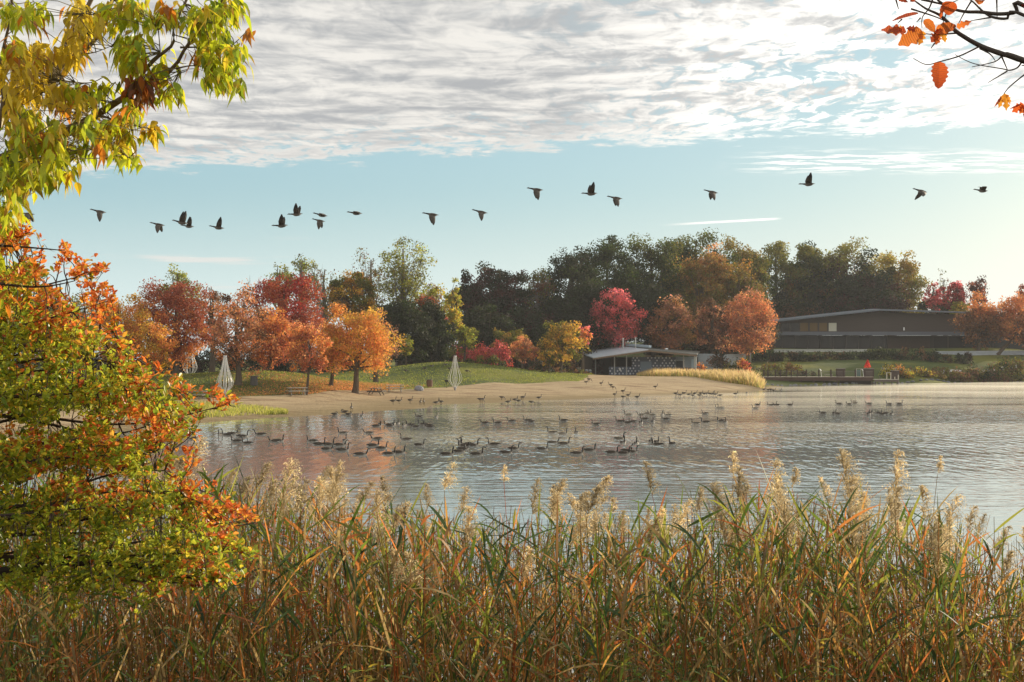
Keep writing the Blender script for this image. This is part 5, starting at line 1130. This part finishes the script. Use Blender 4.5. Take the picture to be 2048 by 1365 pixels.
for i, (a, b, Y_, ps, lab_) in enumerate(PROM):
    top_ = at(a, b, Y_); gzp = float(terr(top_[0], Y_)); H_ = top_[2] - .34 * ps - gzp; e = empty('common_reed', (top_[0], Y_, gzp), 0, lab_, 'reed', 'tall flowering reeds in the foreground')
    a_, b_, c_ = MB(), MB(), MB(); r_ = np.random.default_rng(300 + i)
    reed_geo(1, np.zeros((1, 3)), np.array([H_]), r_, a_, b_, c_, lean=.004, nl=(9, 14) if ps > .6 else (4, 6), green=.95, leafL=.68 if ps > .8 else .42, plume_sz=ps, force=True, lw=1.6)
    a_.build('leaves', M_reed, e); b_.build('stem', M_reed, e); c_.build('seed_head', M_reed, e)
n_ = 2900
xr = rd.uniform(-5.6, 6.2, n_); yr = rd.uniform(8.3, 14.5, n_)
pxr = 1024 + xr / yr * F
# row of the reed tops, read off the photograph
topr = np.interp(pxr, [-300, 300, 420, 560, 660, 760, 880, 1000, 1080, 1130, 1200, 1290, 1330, 1420, 1480, 1560, 1700, 1790, 1880, 1960, 2048, 2300], [960, 950, 925, 960, 985, 990, 1015, 1010, 1025, 1010, 1010, 1040, 1030, 1020, 975, 985, 985, 1020, 1010, 1060, 1090, 1100])
ztop = CAMZ - (topr + rd.gamma(1.6, 38, n_) - HOR) / F * yr; gzr = bankz(xr, yr)
Hh = ztop - gzr; ok = (Hh > 1.0) & (rd.uniform(size=n_) < np.interp(pxr, [300, 900, 1000, 1110, 1250, 1400, 1500, 1850, 2000], [1, 1, .75, .8, .72, .8, 1, .9, .7])); xr, yr, gzr, Hh = xr[ok], yr[ok], gzr[ok], Hh[ok]; nn_ = len(xr)
ML, MS, MP = MB(), MB(), MB()
reed_geo(nn_, np.stack([xr, yr, gzr], -1), Hh, rd, ML, MS, MP, plume_p=.055, green=.5, plume_sz=.8)
# raised single leaves of the photo: long blades with their own stalks
n2 = 1700; x2 = rd.uniform(-5.8, 6.4, n2); y2 = rd.uniform(9.0, 15.5, n2); g2 = bankz(x2, y2); h2 = CAMZ - (rd.uniform(1060, 1290, n2) - HOR) / F * y2 - g2; ok = h2 > .7
reed_geo(int(ok.sum()), np.stack([x2, y2, g2], -1)[ok], h2[ok], rd, ML, MS, MP, plume_p=0, green=.12, nl=(6, 10))
for src in (MS, MP): ML.v += src.v; off = ML.n; ML.f += [f + off for f in src.f]; ML.c += src.c; ML.n += src.n
tag(ML.build('reed_bed', M_reed), 'dense bed of green, rust and straw coloured reeds across the foreground', 'reeds', kind='stuff')
# undergrowth along the bottom edge
mb = MB(); n_ = 16000; x_ = rd.uniform(-4.2, 4.2, n_); y_ = rd.uniform(6.2, 10.5, n_); z_ = bankz(x_, y_)
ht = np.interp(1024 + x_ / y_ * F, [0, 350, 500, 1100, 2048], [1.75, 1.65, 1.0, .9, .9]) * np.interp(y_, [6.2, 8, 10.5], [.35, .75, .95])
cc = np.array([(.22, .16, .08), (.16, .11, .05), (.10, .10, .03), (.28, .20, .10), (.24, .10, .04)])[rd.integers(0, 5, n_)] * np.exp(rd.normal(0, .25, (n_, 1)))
cc *= np.interp(1024 + x_ / y_ * F, [300, 560], [.5, 1])[:, None]  # darker left: shade below the shrub and duller dead grass put into colour
d_ = unit(np.stack([rd.normal(0, .28, n_), rd.normal(0, .28, n_), np.ones(n_)], -1))
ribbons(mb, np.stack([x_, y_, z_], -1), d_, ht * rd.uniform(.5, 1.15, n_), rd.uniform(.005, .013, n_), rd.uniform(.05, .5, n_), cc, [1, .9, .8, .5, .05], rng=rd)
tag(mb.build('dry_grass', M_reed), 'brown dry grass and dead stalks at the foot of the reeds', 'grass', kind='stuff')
# leafy weeds with small yellow leaves
WEED = [(560, 1345, 7.6, 'yellow flowering weed at the bottom edge left of center'), (690, 1330, 7.8, 'low yellow green weed at the bottom edge'), (800, 1345, 7.4, 'yellow flowering weed at the bottom edge near the center'), (1180, 1270, 8.6, 'green leafy weed with paired leaflets under the middle reeds'),
        (1260, 1255, 8.8, 'green leafy weed climbing the reeds right of center'), (1320, 1300, 8.4, 'green leafy weed at the foot of the right reeds'), (1640, 1320, 8.0, 'yellow green feathery weed at the bottom right'), (1330, 1240, 9.0, 'pale green weed in the reeds right of center'), (2000, 1330, 8, 'yellow weed in the bottom right corner'), (80, 1290, 7.4, 'dark green leafy weed in the shade at the bottom left'), (1100, 1330, 8.0, 'mixed green weed on the bottom edge below the middle reeds')]
for i, (a, b, Y_, lab_) in enumerate(WEED):
    c_ = at(a, b, Y_); g_ = float(terr(c_[0], Y_)); e = empty('weed', (c_[0], Y_, g_), 0, lab_, 'weed', 'leafy weeds among the reeds'); r_ = np.random.default_rng(600 + i); mb = MB(); st = MB(); hz = max(c_[2] - g_, .3)
    for k in range(9):
        tip = np.array([r_.normal(0, .16), r_.normal(0, .12), hz * r_.uniform(.8, 1.1)]); pth = bend([0, 0, 0], tip, r_, .08, 8); st.tube(pth, np.linspace(.005, .002, 8), 3, (.15, .12, .05))
        m_ = 34; tt = r_.uniform(.45, 1, m_) * 7; q = np.stack([np.interp(tt, range(8), pth[:, c]) for c in range(3)], -1); a2 = r_.uniform(0, 6.28, m_)
        yel = 'yellow' in lab_ and r_.uniform() < .6
        ribbons(mb, q, unit(np.stack([np.cos(a2), np.sin(a2), r_.uniform(-.1, .6, m_)], -1)), r_.uniform(.04, .085, m_), .016, .3, jitter_col(r_, (.42, .32, .03) if yel else (.13, .18, .03), m_, .3), [.3, 1, .8, .05], rng=r_)
    mb.build('leaves', M_gloss, e); st.build('stem', M_bark, e)

# ------------------------------------------------------------------ thorn shrub on the left
def thorn_shrub():
    r_ = np.random.default_rng(88); root = at(-230, 1190, 6.4); root[2] = float(terr(root[0], root[1]))
    e = empty('thorn_shrub', tuple(root), 0, 'large thorn shrub of small green, yellow and orange leaves filling the left side', 'shrub'); TK, LF = MB(), MB()
    def Pp(x, y, Y): return at(x, y, Y)
    # branch tips read off the outline, (px, py, orange share)
    tips = [(60, 462, .95), (130, 500, .95), (30, 480, .9), (202, 543, .98), (150, 560, .95), (100, 585, .9), (216, 602, .98), (190, 625, .95), (225, 660, .7), (243, 690, .5), (240, 725, .25), (235, 770, .3), (300, 760, .85), (350, 775, .9), (330, 800, .35), (372, 812, .35),
            (458, 808, .8), (400, 838, .4), (385, 865, .2), (330, 868, .98), (300, 850, .95), (260, 840, .9), (200, 830, .5), (310, 905, .3), (250, 905, .4), (200, 890, .8), (60, 880, .75), (120, 890, .6), (30, 900, .8),
            (0, 700, .4), (60, 720, .4), (120, 700, .5), (160, 740, .2), (90, 770, .2), (20, 800, .15), (150, 800, .2), (60, 840, .2), (0, 620, .5), (60, 640, .6), (120, 650, .8), (10, 560, .8), (60, 540, .8),
            (330, 940, .25), (290, 960, .3), (360, 985, .35), (240, 985, .75), (180, 990, .75), (100, 985, .7), (300, 1005, .7), (400, 1010, .5), (455, 1000, .4), (430, 1030, .7), (512, 1046, .98), (470, 1060, .9), (420, 1050, .85), (380, 1060, .3),
            (300, 1060, .25), (220, 1060, .15), (150, 1050, .3), (60, 1040, .2), (0, 1000, .6), (100, 1100, .1), (200, 1110, .1), (300, 1110, .15), (350, 1100, .3), (400, 1135, .95), (440, 1110, .5), (475, 1100, .3), (440, 1150, .3), (380, 1165, .35), (330, 1150, .1),
            (480, 1160, .2), (0, 1110, .1), (50, 1130, .1), (250, 1140, .1), (0, 950, .4), (380, 920, .8), (500, 1120, .3), (40, 1190, .1), (110, 1200, .15), (180, 1195, .2), (250, 1205, .1), (320, 1200, .2), (390, 1195, .3), (450, 1180, .3), (290, 1230, .1), (150, 1235, .1)]
    tp_a = np.array(tips); boughs = []
    for x, y in [(60, 465), (130, 502), (202, 543), (150, 562), (216, 602), (225, 662), (243, 692), (240, 728), (300, 762), (350, 776), (372, 812), (458, 808), (330, 868), (385, 866), (310, 905), (60, 882), (330, 942), (360, 985), (300, 1006), (400, 1010), (512, 1046), (420, 1052), (300, 1062), (475, 1100), (400, 1136), (480, 1160), (200, 1110), (120, 700), (160, 745)]:
        Y = r_.uniform(5.9, 7.1); st_ = at(-190, y + 60 + r_.normal(0, 30) if y < 1000 else y + 10, Y + r_.uniform(-.2, .2)); pth = bend(st_, at(x, y, Y), r_, .09, 20, sag=.10)
        TK.tube(pth - root, np.linspace(.012, .0018, 20), 5, (.07, .05, .04)); boughs.append(pth)
    for (x, y, Y) in [(-190, 1030, 6.6), (-190, 820, 6.7), (-190, 640, 6.5), (-190, 1140, 6.5), (-190, 540, 6.2)]:
        TK.tube(bend(root, at(x, y, Y), r_, .04, 8) - root, np.linspace(.05, .02, 8), 6, BARK)
    limb = blur_path([at(*q) for q in [(-230, 1150, 6.5), (-60, 1150, 6.4), (60, 1134, 6.3), (160, 1126, 6.3), (260, 1130, 6.3), (350, 1150, 6.3), (420, 1160, 6.3)]]); TK.tube(limb - root, np.linspace(.026, .006, 14), 6, (.05, .04, .03))
    Bp = np.concatenate(boughs + [limb]); bx_ = Bp[:, 0] / Bp[:, 1] * F + 1024
    def twig_to(tp, r0=.004):
        k_ = np.argmin(((Bp - tp) ** 2).sum(1) + (Bp[:, 0] > tp[0] + .02) * .5); s0 = Bp[k_]
        L = np.linalg.norm(tp - s0)
        if L > .45: s0 = tp + (s0 - tp) * .45 / L
        pth = bend(s0, tp, r_, .12, 6, -.05); TK.tube(pth - root, np.linspace(r0, .0012, 6), 3, (.09, .07, .055)); return pth, min(L, .45)
    def leaves_at(pp, dirn, m_, o_here, size=1.0):
        a2 = r_.uniform(0, 6.28, m_); dl = unit(dirn * .6 + np.stack([np.cos(a2), np.sin(a2), r_.uniform(-.1, 1.2, m_)], -1)); isO = r_.uniform(size=m_) < o_here
        cO = np.array([(.56, .15, .03), (.60, .22, .04), (.58, .31, .04), (.40, .09, .025)])[r_.integers(0, 4, m_)]; cG = np.array([(.26, .31, .03), (.36, .38, .03), (.14, .20, .02), (.50, .40, .035), (.30, .32, .03)])[r_.integers(0, 5, m_)]
        BL.append((pp + r_.normal(0, .008, (m_, 3)), dl, np.where(isO[:, None], cO, cG) * np.exp(r_.normal(0, .18, (m_, 1)))))
    # leafy sprays at the outline
    for x, y, orr in tips:
        for rep in range(3):
            tp = at(x + r_.normal(0, 8 if rep else 1), y + r_.normal(0, 7 if rep else 1), r_.uniform(5.8, 7.2)); pth, L = twig_to(tp)
            for q in range(int(6 + L * 45)):
                u_ = 1 - r_.uniform(0, 1) * .95; pp = np.array([np.interp(u_ * 5, range(6), pth[:, c]) for c in range(3)]); leaves_at(pp + np.array([r_.normal(0, .012), r_.normal(0, .02), abs(r_.normal(0, .022))]), np.array([.5, 0, .5]), r_.integers(2, 5), orr)
    # the mass of small sprays inside the outline
    oy = [450, 480, 502, 520, 543, 572, 602, 640, 690, 730, 765, 790, 808, 850, 880, 905, 928, 950, 985, 1010, 1046, 1080, 1130, 1165, 1182, 1195]; ox = [25, 50, 80, 60, 90, 85, 150, 180, 215, 215, 300, 335, 355, 375, 365, 300, 285, 320, 355, 405, 460, 465, 450, 420, 280, -60]
    cnt = 0
    while cnt < 6400:
        y = r_.uniform(455, 1185); x = r_.uniform(-70, 480)
        if x > np.interp(y, oy, ox) - abs(r_.normal(0, 16)): continue
        if y > 1130 + r_.normal(0, 12) and x < 330 and r_.uniform() < .6: continue
        ph = y * .055 + x * .012 + 1.3 * math.sin(x * .013 + 1) + .8 * math.sin(x * .03 + y * .01)
        if r_.uniform() > .62 + .5 * math.sin(ph) + .25 * math.sin(x * .05 + y * .02): continue
        cnt += 1; tp = at(x, y, r_.uniform(5.8, 7.3)); w_ = 1 / (((tp_a[:, 0] - x) / 1.2) ** 2 + (tp_a[:, 1] - y) ** 2 + 150) ** 1.5; orr = float((w_ * tp_a[:, 2]).sum() / w_.sum())
        if x < 60 and y > 620: orr *= .6
        dirn = unit(np.array([r_.normal(.4, .4), r_.normal(0, .5), abs(r_.normal(.3, .5))]))
        if r_.uniform() < .22: twig_to(tp, .003)
        elif r_.uniform() < .3: TK.tube(np.array([tp - dirn * .06, tp - dirn * .03 + r_.normal(0, .004, 3), tp]) - root, np.array([.0018, .0014, .001]), 3, (.12, .09, .07))
        leaves_at(tp, dirn, r_.integers(4, 7), np.clip(orr ** 2.6, 0, .88))
    for q in range(260):
        pth = boughs[r_.integers(len(boughs))]; pp = pth[r_.integers(6, 20)]; d = unit(r_.normal(size=3) + np.array([.3, 0, -.4])); TK.tube(np.array([pp, pp + d * .014, pp + d * .032]) - root, np.array([.0014, .001, .0003]), 3, (.25, .2, .16))
    bl = np.concatenate([b[0] for b in BL]); dl = np.concatenate([b[1] for b in BL]); c_ = np.concatenate([b[2] for b in BL]); n_ = len(bl)
    ribbons(LF, bl - root, dl, r_.uniform(.018, .040, n_), r_.uniform(.012, .022, n_), r_.uniform(-.1, .35, n_), np.clip(c_, 0, .8), [.18, .75, 1, .8, .15], rng=r_, fold=.35)
    LF.build('leaves', M_gloss, e); TK.build('branches', M_bark, e); print('thorn leaves', n_)
BL = []
thorn_shrub()

# ------------------------------------------------------------------ overhanging tree, top left
def q1(x, y): return (x / 3.412, y / 3.412)
def overhang():
    r_ = np.random.default_rng(61); YO = 6.0; rp = at(-560, 1300, 6.6); root = np.array([rp[0], 6.6, float(terr(rp[0], 6.6))])
    e = empty('ash_tree', tuple(root), 0, 'yellow green leafy tree hanging into the picture from the top left corner', 'tree'); TK, LF = MB(), MB()
    def br(pts, r0, r1, Y=YO, dY=0.0):
        P_ = blur_path([at(*q1(x, y), Y + dY * i / max(1, len(pts) - 1)) for i, (x, y) in enumerate(pts)], 18); TK.tube(P_ - root, r1 + (r0 - r1) * (1 - np.linspace(0, 1, 18)) ** 3.2, 7, (.16, .12, .08)); return P_
    hub = at(-520, 500, 6.5); TK.tube(bend(root, hub, r_, .02, 8) - root, np.linspace(.2, .13, 8), 10, (.14, .11, .08)); hx, hy = -520 * 3.412, 500 * 3.412
    TK.tube(bend(hub, at(-430, -400, 6.6), r_, .03, 8) - root, np.linspace(.13, .05, 8), 8, (.14, .11, .08))
    Bs = [br([(hx, hy), (-700, 1400), (-100, 1150), (250, 1000), (440, 910), (640, 800), (860, 655), (1050, 570), (1190, 460), (1240, 370), (1330, 240), (1430, 120), (1530, -20), (1600, -150)], .06, .006, 6.4, -.5),
          br([(hx, hy), (-600, 1300), (-80, 950), (30, 720), (10, 560), (5, 430), (40, 260), (65, 150), (90, -80)], .05, .006, 6.3, -.2),
          br([(hx, hy), (-500, 1200), (0, 800), (180, 660), (310, 600), (420, 490), (560, 370), (690, 220), (750, 60), (775, -60)], .055, .008, 6.4, -.2),
          br([(310, 600), (410, 460), (450, 330), (500, 190), (580, 80), (650, -60)], .022, .010, 6.2), br([(860, 655), (970, 500), (1070, 395), (1180, 300), (1185, 180), (1240, 70), (1300, -60)], .013, .006, 6.1),
          br([(1090, 345 + 20), (1092, 340), (1080, 200), (1070, 150)], .004, .002, 6.05), br([(690, 790), (840, 840), (960, 870), (1060, 885)], .006, .002, 6.1), br([(400, 550), (560, 568), (640, 560), (700, 530)], .006, .002, 6.1),
          br([(640, 800), (640, 690), (600, 630)], .004, .002, 6.1), br([(800, 690), (740, 700), (745, 620), (790, 560)], .004, .002, 6.1), br([(1200, 470), (1300, 450), (1400, 455), (1480, 450)], .005, .002, 6.05), br([(1230, 325), (1420, 322), (1560, 320), (1660, 240)], .005, .0018, 6.05),
          br([(1210, 470), (1240, 495), (1280, 480)], .003, .0015, 6.05), br([(560, 370), (640, 360), (700, 340), (770, 310)], .004, .0015, 6.1), br([(600, 310), (680, 305), (760, 315)], .004, .0015, 6.1), br([(580, 90), (640, 100), (720, 70)], .005, .002, 6.1),
          br([(-200, 1300), (0, 1200), (200, 1120), (380, 1090), (500, 1050), (740, 1010), (880, 1080)], .016, .002, 6.3, -.2), br([(hx, hy), (-400, 1500), (-50, 1330), (120, 1280), (260, 1290)], .03, .002, 6.3), br([(-400, 1500), (-100, 1500), (0, 1620), (20, 1900)], .012, .002, 6.3)]
    S = np.concatenate(Bs)
    REG = [(120, 80, 130, 80, 'g'), (250, 110, 70, 60, 'g'), (500, 60, 70, 50, 'y'), (600, 170, 120, 80, 'y'), (560, 260, 120, 90, 'y'), (750, 100, 100, 70, 'm'), (850, 30, 70, 50, 'g'), (980, 110, 120, 80, 'g'), (1120, 130, 80, 60, 'g'), (870, 290, 120, 60, 'g'), (950, 410, 110, 100, 'g'), (1090, 470, 50, 50, 'g'),
           (1330, 120, 120, 90, 'g'), (1560, 60, 120, 80, 'g'), (1450, 180, 130, 80, 'g'), (1400, 330, 120, 90, 'g'), (1560, 390, 100, 90, 'g'), (1480, 490, 90, 80, 'g'), (1605, 570, 35, 35, 'g'), (1500, 570, 70, 40, 'g'), (1675, 250, 22, 30, 'o'), (960, 600, 90, 80, 'b'), (1130, 630, 80, 50, 'g'), (900, 760, 80, 60, 'g'), (550, 640, 110, 60, 'g'), (560, 720, 80, 40, 'y'),
           (700, 620, 60, 50, 'g'), (250, 400, 230, 100, 'y'), (480, 400, 80, 60, 'y'), (120, 520, 150, 140, 'y'), (330, 620, 120, 90, 'y'), (100, 680, 120, 80, 'y'), (430, 730, 40, 40, 'o'), (130, 840, 150, 110, 'g'), (330, 890, 120, 90, 'm'), (600, 900, 150, 60, 'g'), (800, 870, 100, 50, 'm'), (1060, 890, 60, 50, 'm'), (880, 950, 60, 50, 'g'), (750, 1010, 120, 50, 'm'),
           (860, 1060, 80, 40, 'g'), (550, 1050, 60, 50, 'g'), (250, 980, 200, 110, 'g'), (150, 1130, 190, 110, 'g'), (400, 1040, 100, 60, 'm'), (480, 1180, 40, 30, 'g'), (400, 1160, 60, 40, 'g'), (330, 1190, 80, 60, 'g'), (100, 1270, 140, 90, 'g'), (240, 1260, 50, 30, 'g'), (60, 1370, 70, 60, 'g'), (80, 1450, 60, 60, 'g'), (40, 1530, 50, 60, 'g'), (30, 1620, 40, 60, 'g'), (10, 1780, 25, 90, 'g'), (20, 1900, 40, 80, 'g'), (60, 2030, 90, 40, 'm'), (30, 2090, 40, 50, 'g'), (1140, 380, 30, 25, 'g'),
           (1270, 460, 5, 8, 'm'), (1310, 465, 5, 5, 'm'), (1560, 450, 10, 10, 'b'), (660, 390, 8, 8, 'm'), (440, 110, 12, 12, 'o'), (60, 300, 60, 40, 'g'), (1140, 20, 20, 15, 'g'), (1200, 0, 10, 10, 'g')]
    CG = [(.40, .44, .02), (.32, .38, .025), (.50, .46, .025), (.20, .27, .02), (.44, .46, .02)]; CY = [(.58, .42, .03), (.50, .36, .025), (.62, .46, .04), (.40, .30, .02)]; CB = [(.16, .05, .015), (.28, .08, .02), (.10, .045, .02)]; CO = [(.50, .18, .02), (.35, .14, .02), (.45, .28, .02)]
    for x, y, rx, ry, k in REG:
        A_ = math.pi * rx * ry; nn = max(1, int(A_ / (2100 if rx >= 120 else 1500) * (1.0 if rx > 25 else .5)))
        for _ in range(nn):
            th, rr_ = r_.uniform(0, 6.28), math.sqrt(r_.uniform()); c = at(*q1(x + .92 * rx * rr_ * math.cos(th), y - 22 + .88 * ry * rr_ * math.sin(th)), r_.uniform(5.6, 6.9) if x < 700 or y > 950 else r_.uniform(5.8, 6.3))
            j = np.argmin(((S - c) ** 2).sum(1) * r_.uniform(.8, 1.2, len(S)))
            if np.linalg.norm(S[j] - c) < .6: TK.tube(bend(S[j], c, r_, .1, 5, -.1) - root, np.linspace(.0026, .001, 5), 3, (.16, .13, .07))
            m_ = r_.integers(4, 8) if rx > 12 else 1; pal = dict(g=CG, y=CY, b=CB, o=CO)[k] if k != 'm' else (CG if r_.uniform() < .55 else CY)
            if k == 'g' and r_.uniform() < .12: pal = CY
            if k in 'gym' and r_.uniform() < .05: pal = CO
            cc = np.array(pal)[r_.integers(0, len(pal), m_)] * np.exp(r_.normal(0, .14, (m_, 1))); a2 = r_.uniform(0, 6.28, m_)
            dl = unit(np.stack([np.cos(a2) * .62 + .05, np.sin(a2) * .55, -r_.uniform(.2, 1.5, m_)], -1)); b_ = c + r_.normal(0, .02, (m_, 3))
            tc_ = cc.copy(); bm_k = r_.uniform(size=m_) < .15; tc_[bm_k] = (.30, .12, .02)
            ribbons(LF, b_ - root, dl, r_.uniform(.045, .08, m_), r_.uniform(.018, .031, m_), r_.uniform(0, .5, m_), cc, [.08, .62, .95, 1.0, .82, .5, .2, .03], rng=r_, fold=.3, tipcol=tc_, curl=.25 * r_.choice([-1, 1]))
    LF.build('leaves', M_gloss, e, smooth=False); TK.build('branches', M_bark, e, smooth=True)
overhang()

# ------------------------------------------------------------------ oak branch, top right
def oak_branch():
    r_ = np.random.default_rng(5); YO = 6.0; Q = lambda x, y: (1700 + x / 5.25, y / 5.25); rp = at(2620, 1200, 6.8); root = np.array([rp[0], 6.8, float(terr(rp[0], 6.8))])
    e = empty('oak_tree', tuple(root), 0, 'nearly bare oak twigs with a few orange lobed leaves in the top right corner', 'tree'); TK = MB()
    hub = at(2560, 420, 6.6); TK.tube(bend(root, hub, r_, .02, 8) - root, np.linspace(.2, .14, 8), 10, BARKG); TK.tube(bend(hub, at(2600, -400, 6.8), r_, .03, 8) - root, np.linspace(.13, .05, 8), 8, BARKG)
    def br(pts, r0, r1, hubp=False):
        P_ = [at(*Q(x, y), YO) for x, y in pts]
        if hubp: P_ = [hub, (hub + P_[0]) / 2 + np.array([0, 0, .12])] + P_
        P_ = blur_path(P_, 6 + 4 * len(pts)); TK.tube(P_ - root, np.linspace(r0, r1, len(P_)), 6, (.085, .07, .06))
    br([(1827, 640), (1600, 570), (1360, 480), (1130, 345), (1050, 260), (940, 160), (800, 95), (680, 10), (640, -30)], .016, .0016, True)
    br([(1860, 75), (1750, 130), (1560, 150), (1380, 130), (1210, 125), (1080, 95), (980, 45), (920, 0), (900, -40)], .011, .004, True)
    br([(1860, 175), (1640, 200), (1490, 180), (1400, 125), (1300, 30), (1250, -10)], .009, .0025, True)
    for pts in [[(1130, 350), (900, 365), (750, 350)], [(1360, 490), (1150, 590), (940, 650), (800, 680), (665, 615)], [(1810, 640), (1760, 710), (1680, 740), (1600, 725), (1300, 670), (1100, 575)], [(1890, 740), (1680, 910), (1600, 1015)], [(870, -10), (830, 90), (760, 185), (755, 295)], [(1650, 750), (1450, 870)],
                [(1600, 580), (1520, 650), (1280, 705)], [(1590, 590), (1655, 740)], [(1540, -10), (1545, 185)], [(1270, 20), (1215, 110), (1165, 200), (1120, 290)], [(1480, 185), (1270, 220)], [(1030, 85), (970, 260)], [(640, 95), (900, 180), (1050, 250)], [(480, -10), (510, 100)], [(750, 0), (1000, 60)], [(1360, 510), (1470, 570), (1525, 640)], [(545, 205), (500, 245)], [(790, 0), (1000, 50)], [(890, 455), (850, 510)], [(1850, 690), (1800, 690)], [(1000, 60), (1140, 0)], [(740, 190), (700, 235)]]:
        br(pts, .0042, .0014)
    TK.build('branches', M_bark, e, smooth=True)
    t_ = np.linspace(0, 1, 33)
    def leaf(x0, y0, x1, y1, w, col, lob=.45, face=0.0, nl=3.3):
        a, b = at(*Q(x0, y0), YO - .02), at(*Q(x1, y1), YO - .04 + r_.uniform(-.03, .03)); d = b - a; L = np.linalg.norm(d); d = d / L
        side = unit(np.cross(d, np.array([0, -1., 0]))); side = unit(side * math.cos(face) + np.cross(d, side) * math.sin(face))
        env = np.sin(np.pi * np.clip(t_, 0, 1) ** .8) ** .6; prof = env * (1 - lob * (.5 + .5 * np.cos(t_ * nl * 2 * np.pi))) + .02
        mb = MB(); c = np.array([col]) * r_.uniform(.85, 1.1); tip = c * np.array([[.5, .4, .6]])
        ribbons(mb, (a - root)[None], d[None], L, w / 5.25 / F * YO * 2, .06, c, prof, side=side[None], fold=.22, curl=.3, tipcol=tip if r_.uniform() < .5 else c * .9)
        nrm = np.cross(side, d); mb.v[0] = mb.v[0] + nrm * (np.sin(np.arange(len(mb.v[0])) * 1.3) * .0012)[:, None]
        mb.build('leaf', M_gloss, e)
    O1, O2, O3, O4 = (.50, .10, .02), (.58, .17, .03), (.34, .07, .025), (.62, .28, .03)
    for a in [(590, 335, 325, 300, 62, O3, .55), (560, 300, 420, 340, 45, O4, .4), (760, 330, 505, 460, 95, O2, .35), (700, 320, 590, 290, 40, O3, .5), (770, 330, 720, 470, 45, O4, .5), (720, 140, 440, 208, 22, O3, .1, .3), (780, 210, 890, 330, 50, O2, .1), (900, 330, 1115, 260, 62, O2, .15), (1000, 340, 880, 340, 45, O1, .3),
              (920, 360, 850, 440, 60, O3, .45), (960, 350, 1000, 440, 40, O4, .4), (920, 360, 900, 465, 50, O2, .4), (1120, 290, 1275, 215, 42, O2, .5), (1040, 15, 1030, 155, 82, O1, .05), (970, 60, 945, 190, 26, O1, .3), (1340, 0, 1350, 45, 55, O2, .1), (935, 650, 925, 918, 95, O1, .2, 0., 6), (1625, 985, 1640, 1155, 50, O4, .6), (1600, 1010, 1560, 1130, 32, O4, .5),
              (1640, 1000, 1680, 1090, 26, O4, .5), (1590, 1020, 1515, 1115, 14, O3, .2), (1827, 1100, 1700, 1170, 52, O1, .5), (1830, 1110, 1780, 1190, 45, O2, .5), (1800, 1095, 1675, 1140, 10, O3, .1), (1835, 1130, 1830, 1240, 26, O3, .4), (510, 0, 610, 20, 22, O3, .3), (630, 10, 690, 10, 18, O3, .3), (1420, -5, 1380, 10, 12, O3, .2), (1795, 50, 1840, 75, 14, O3, .3)]:
        leaf(*a)
oak_branch()
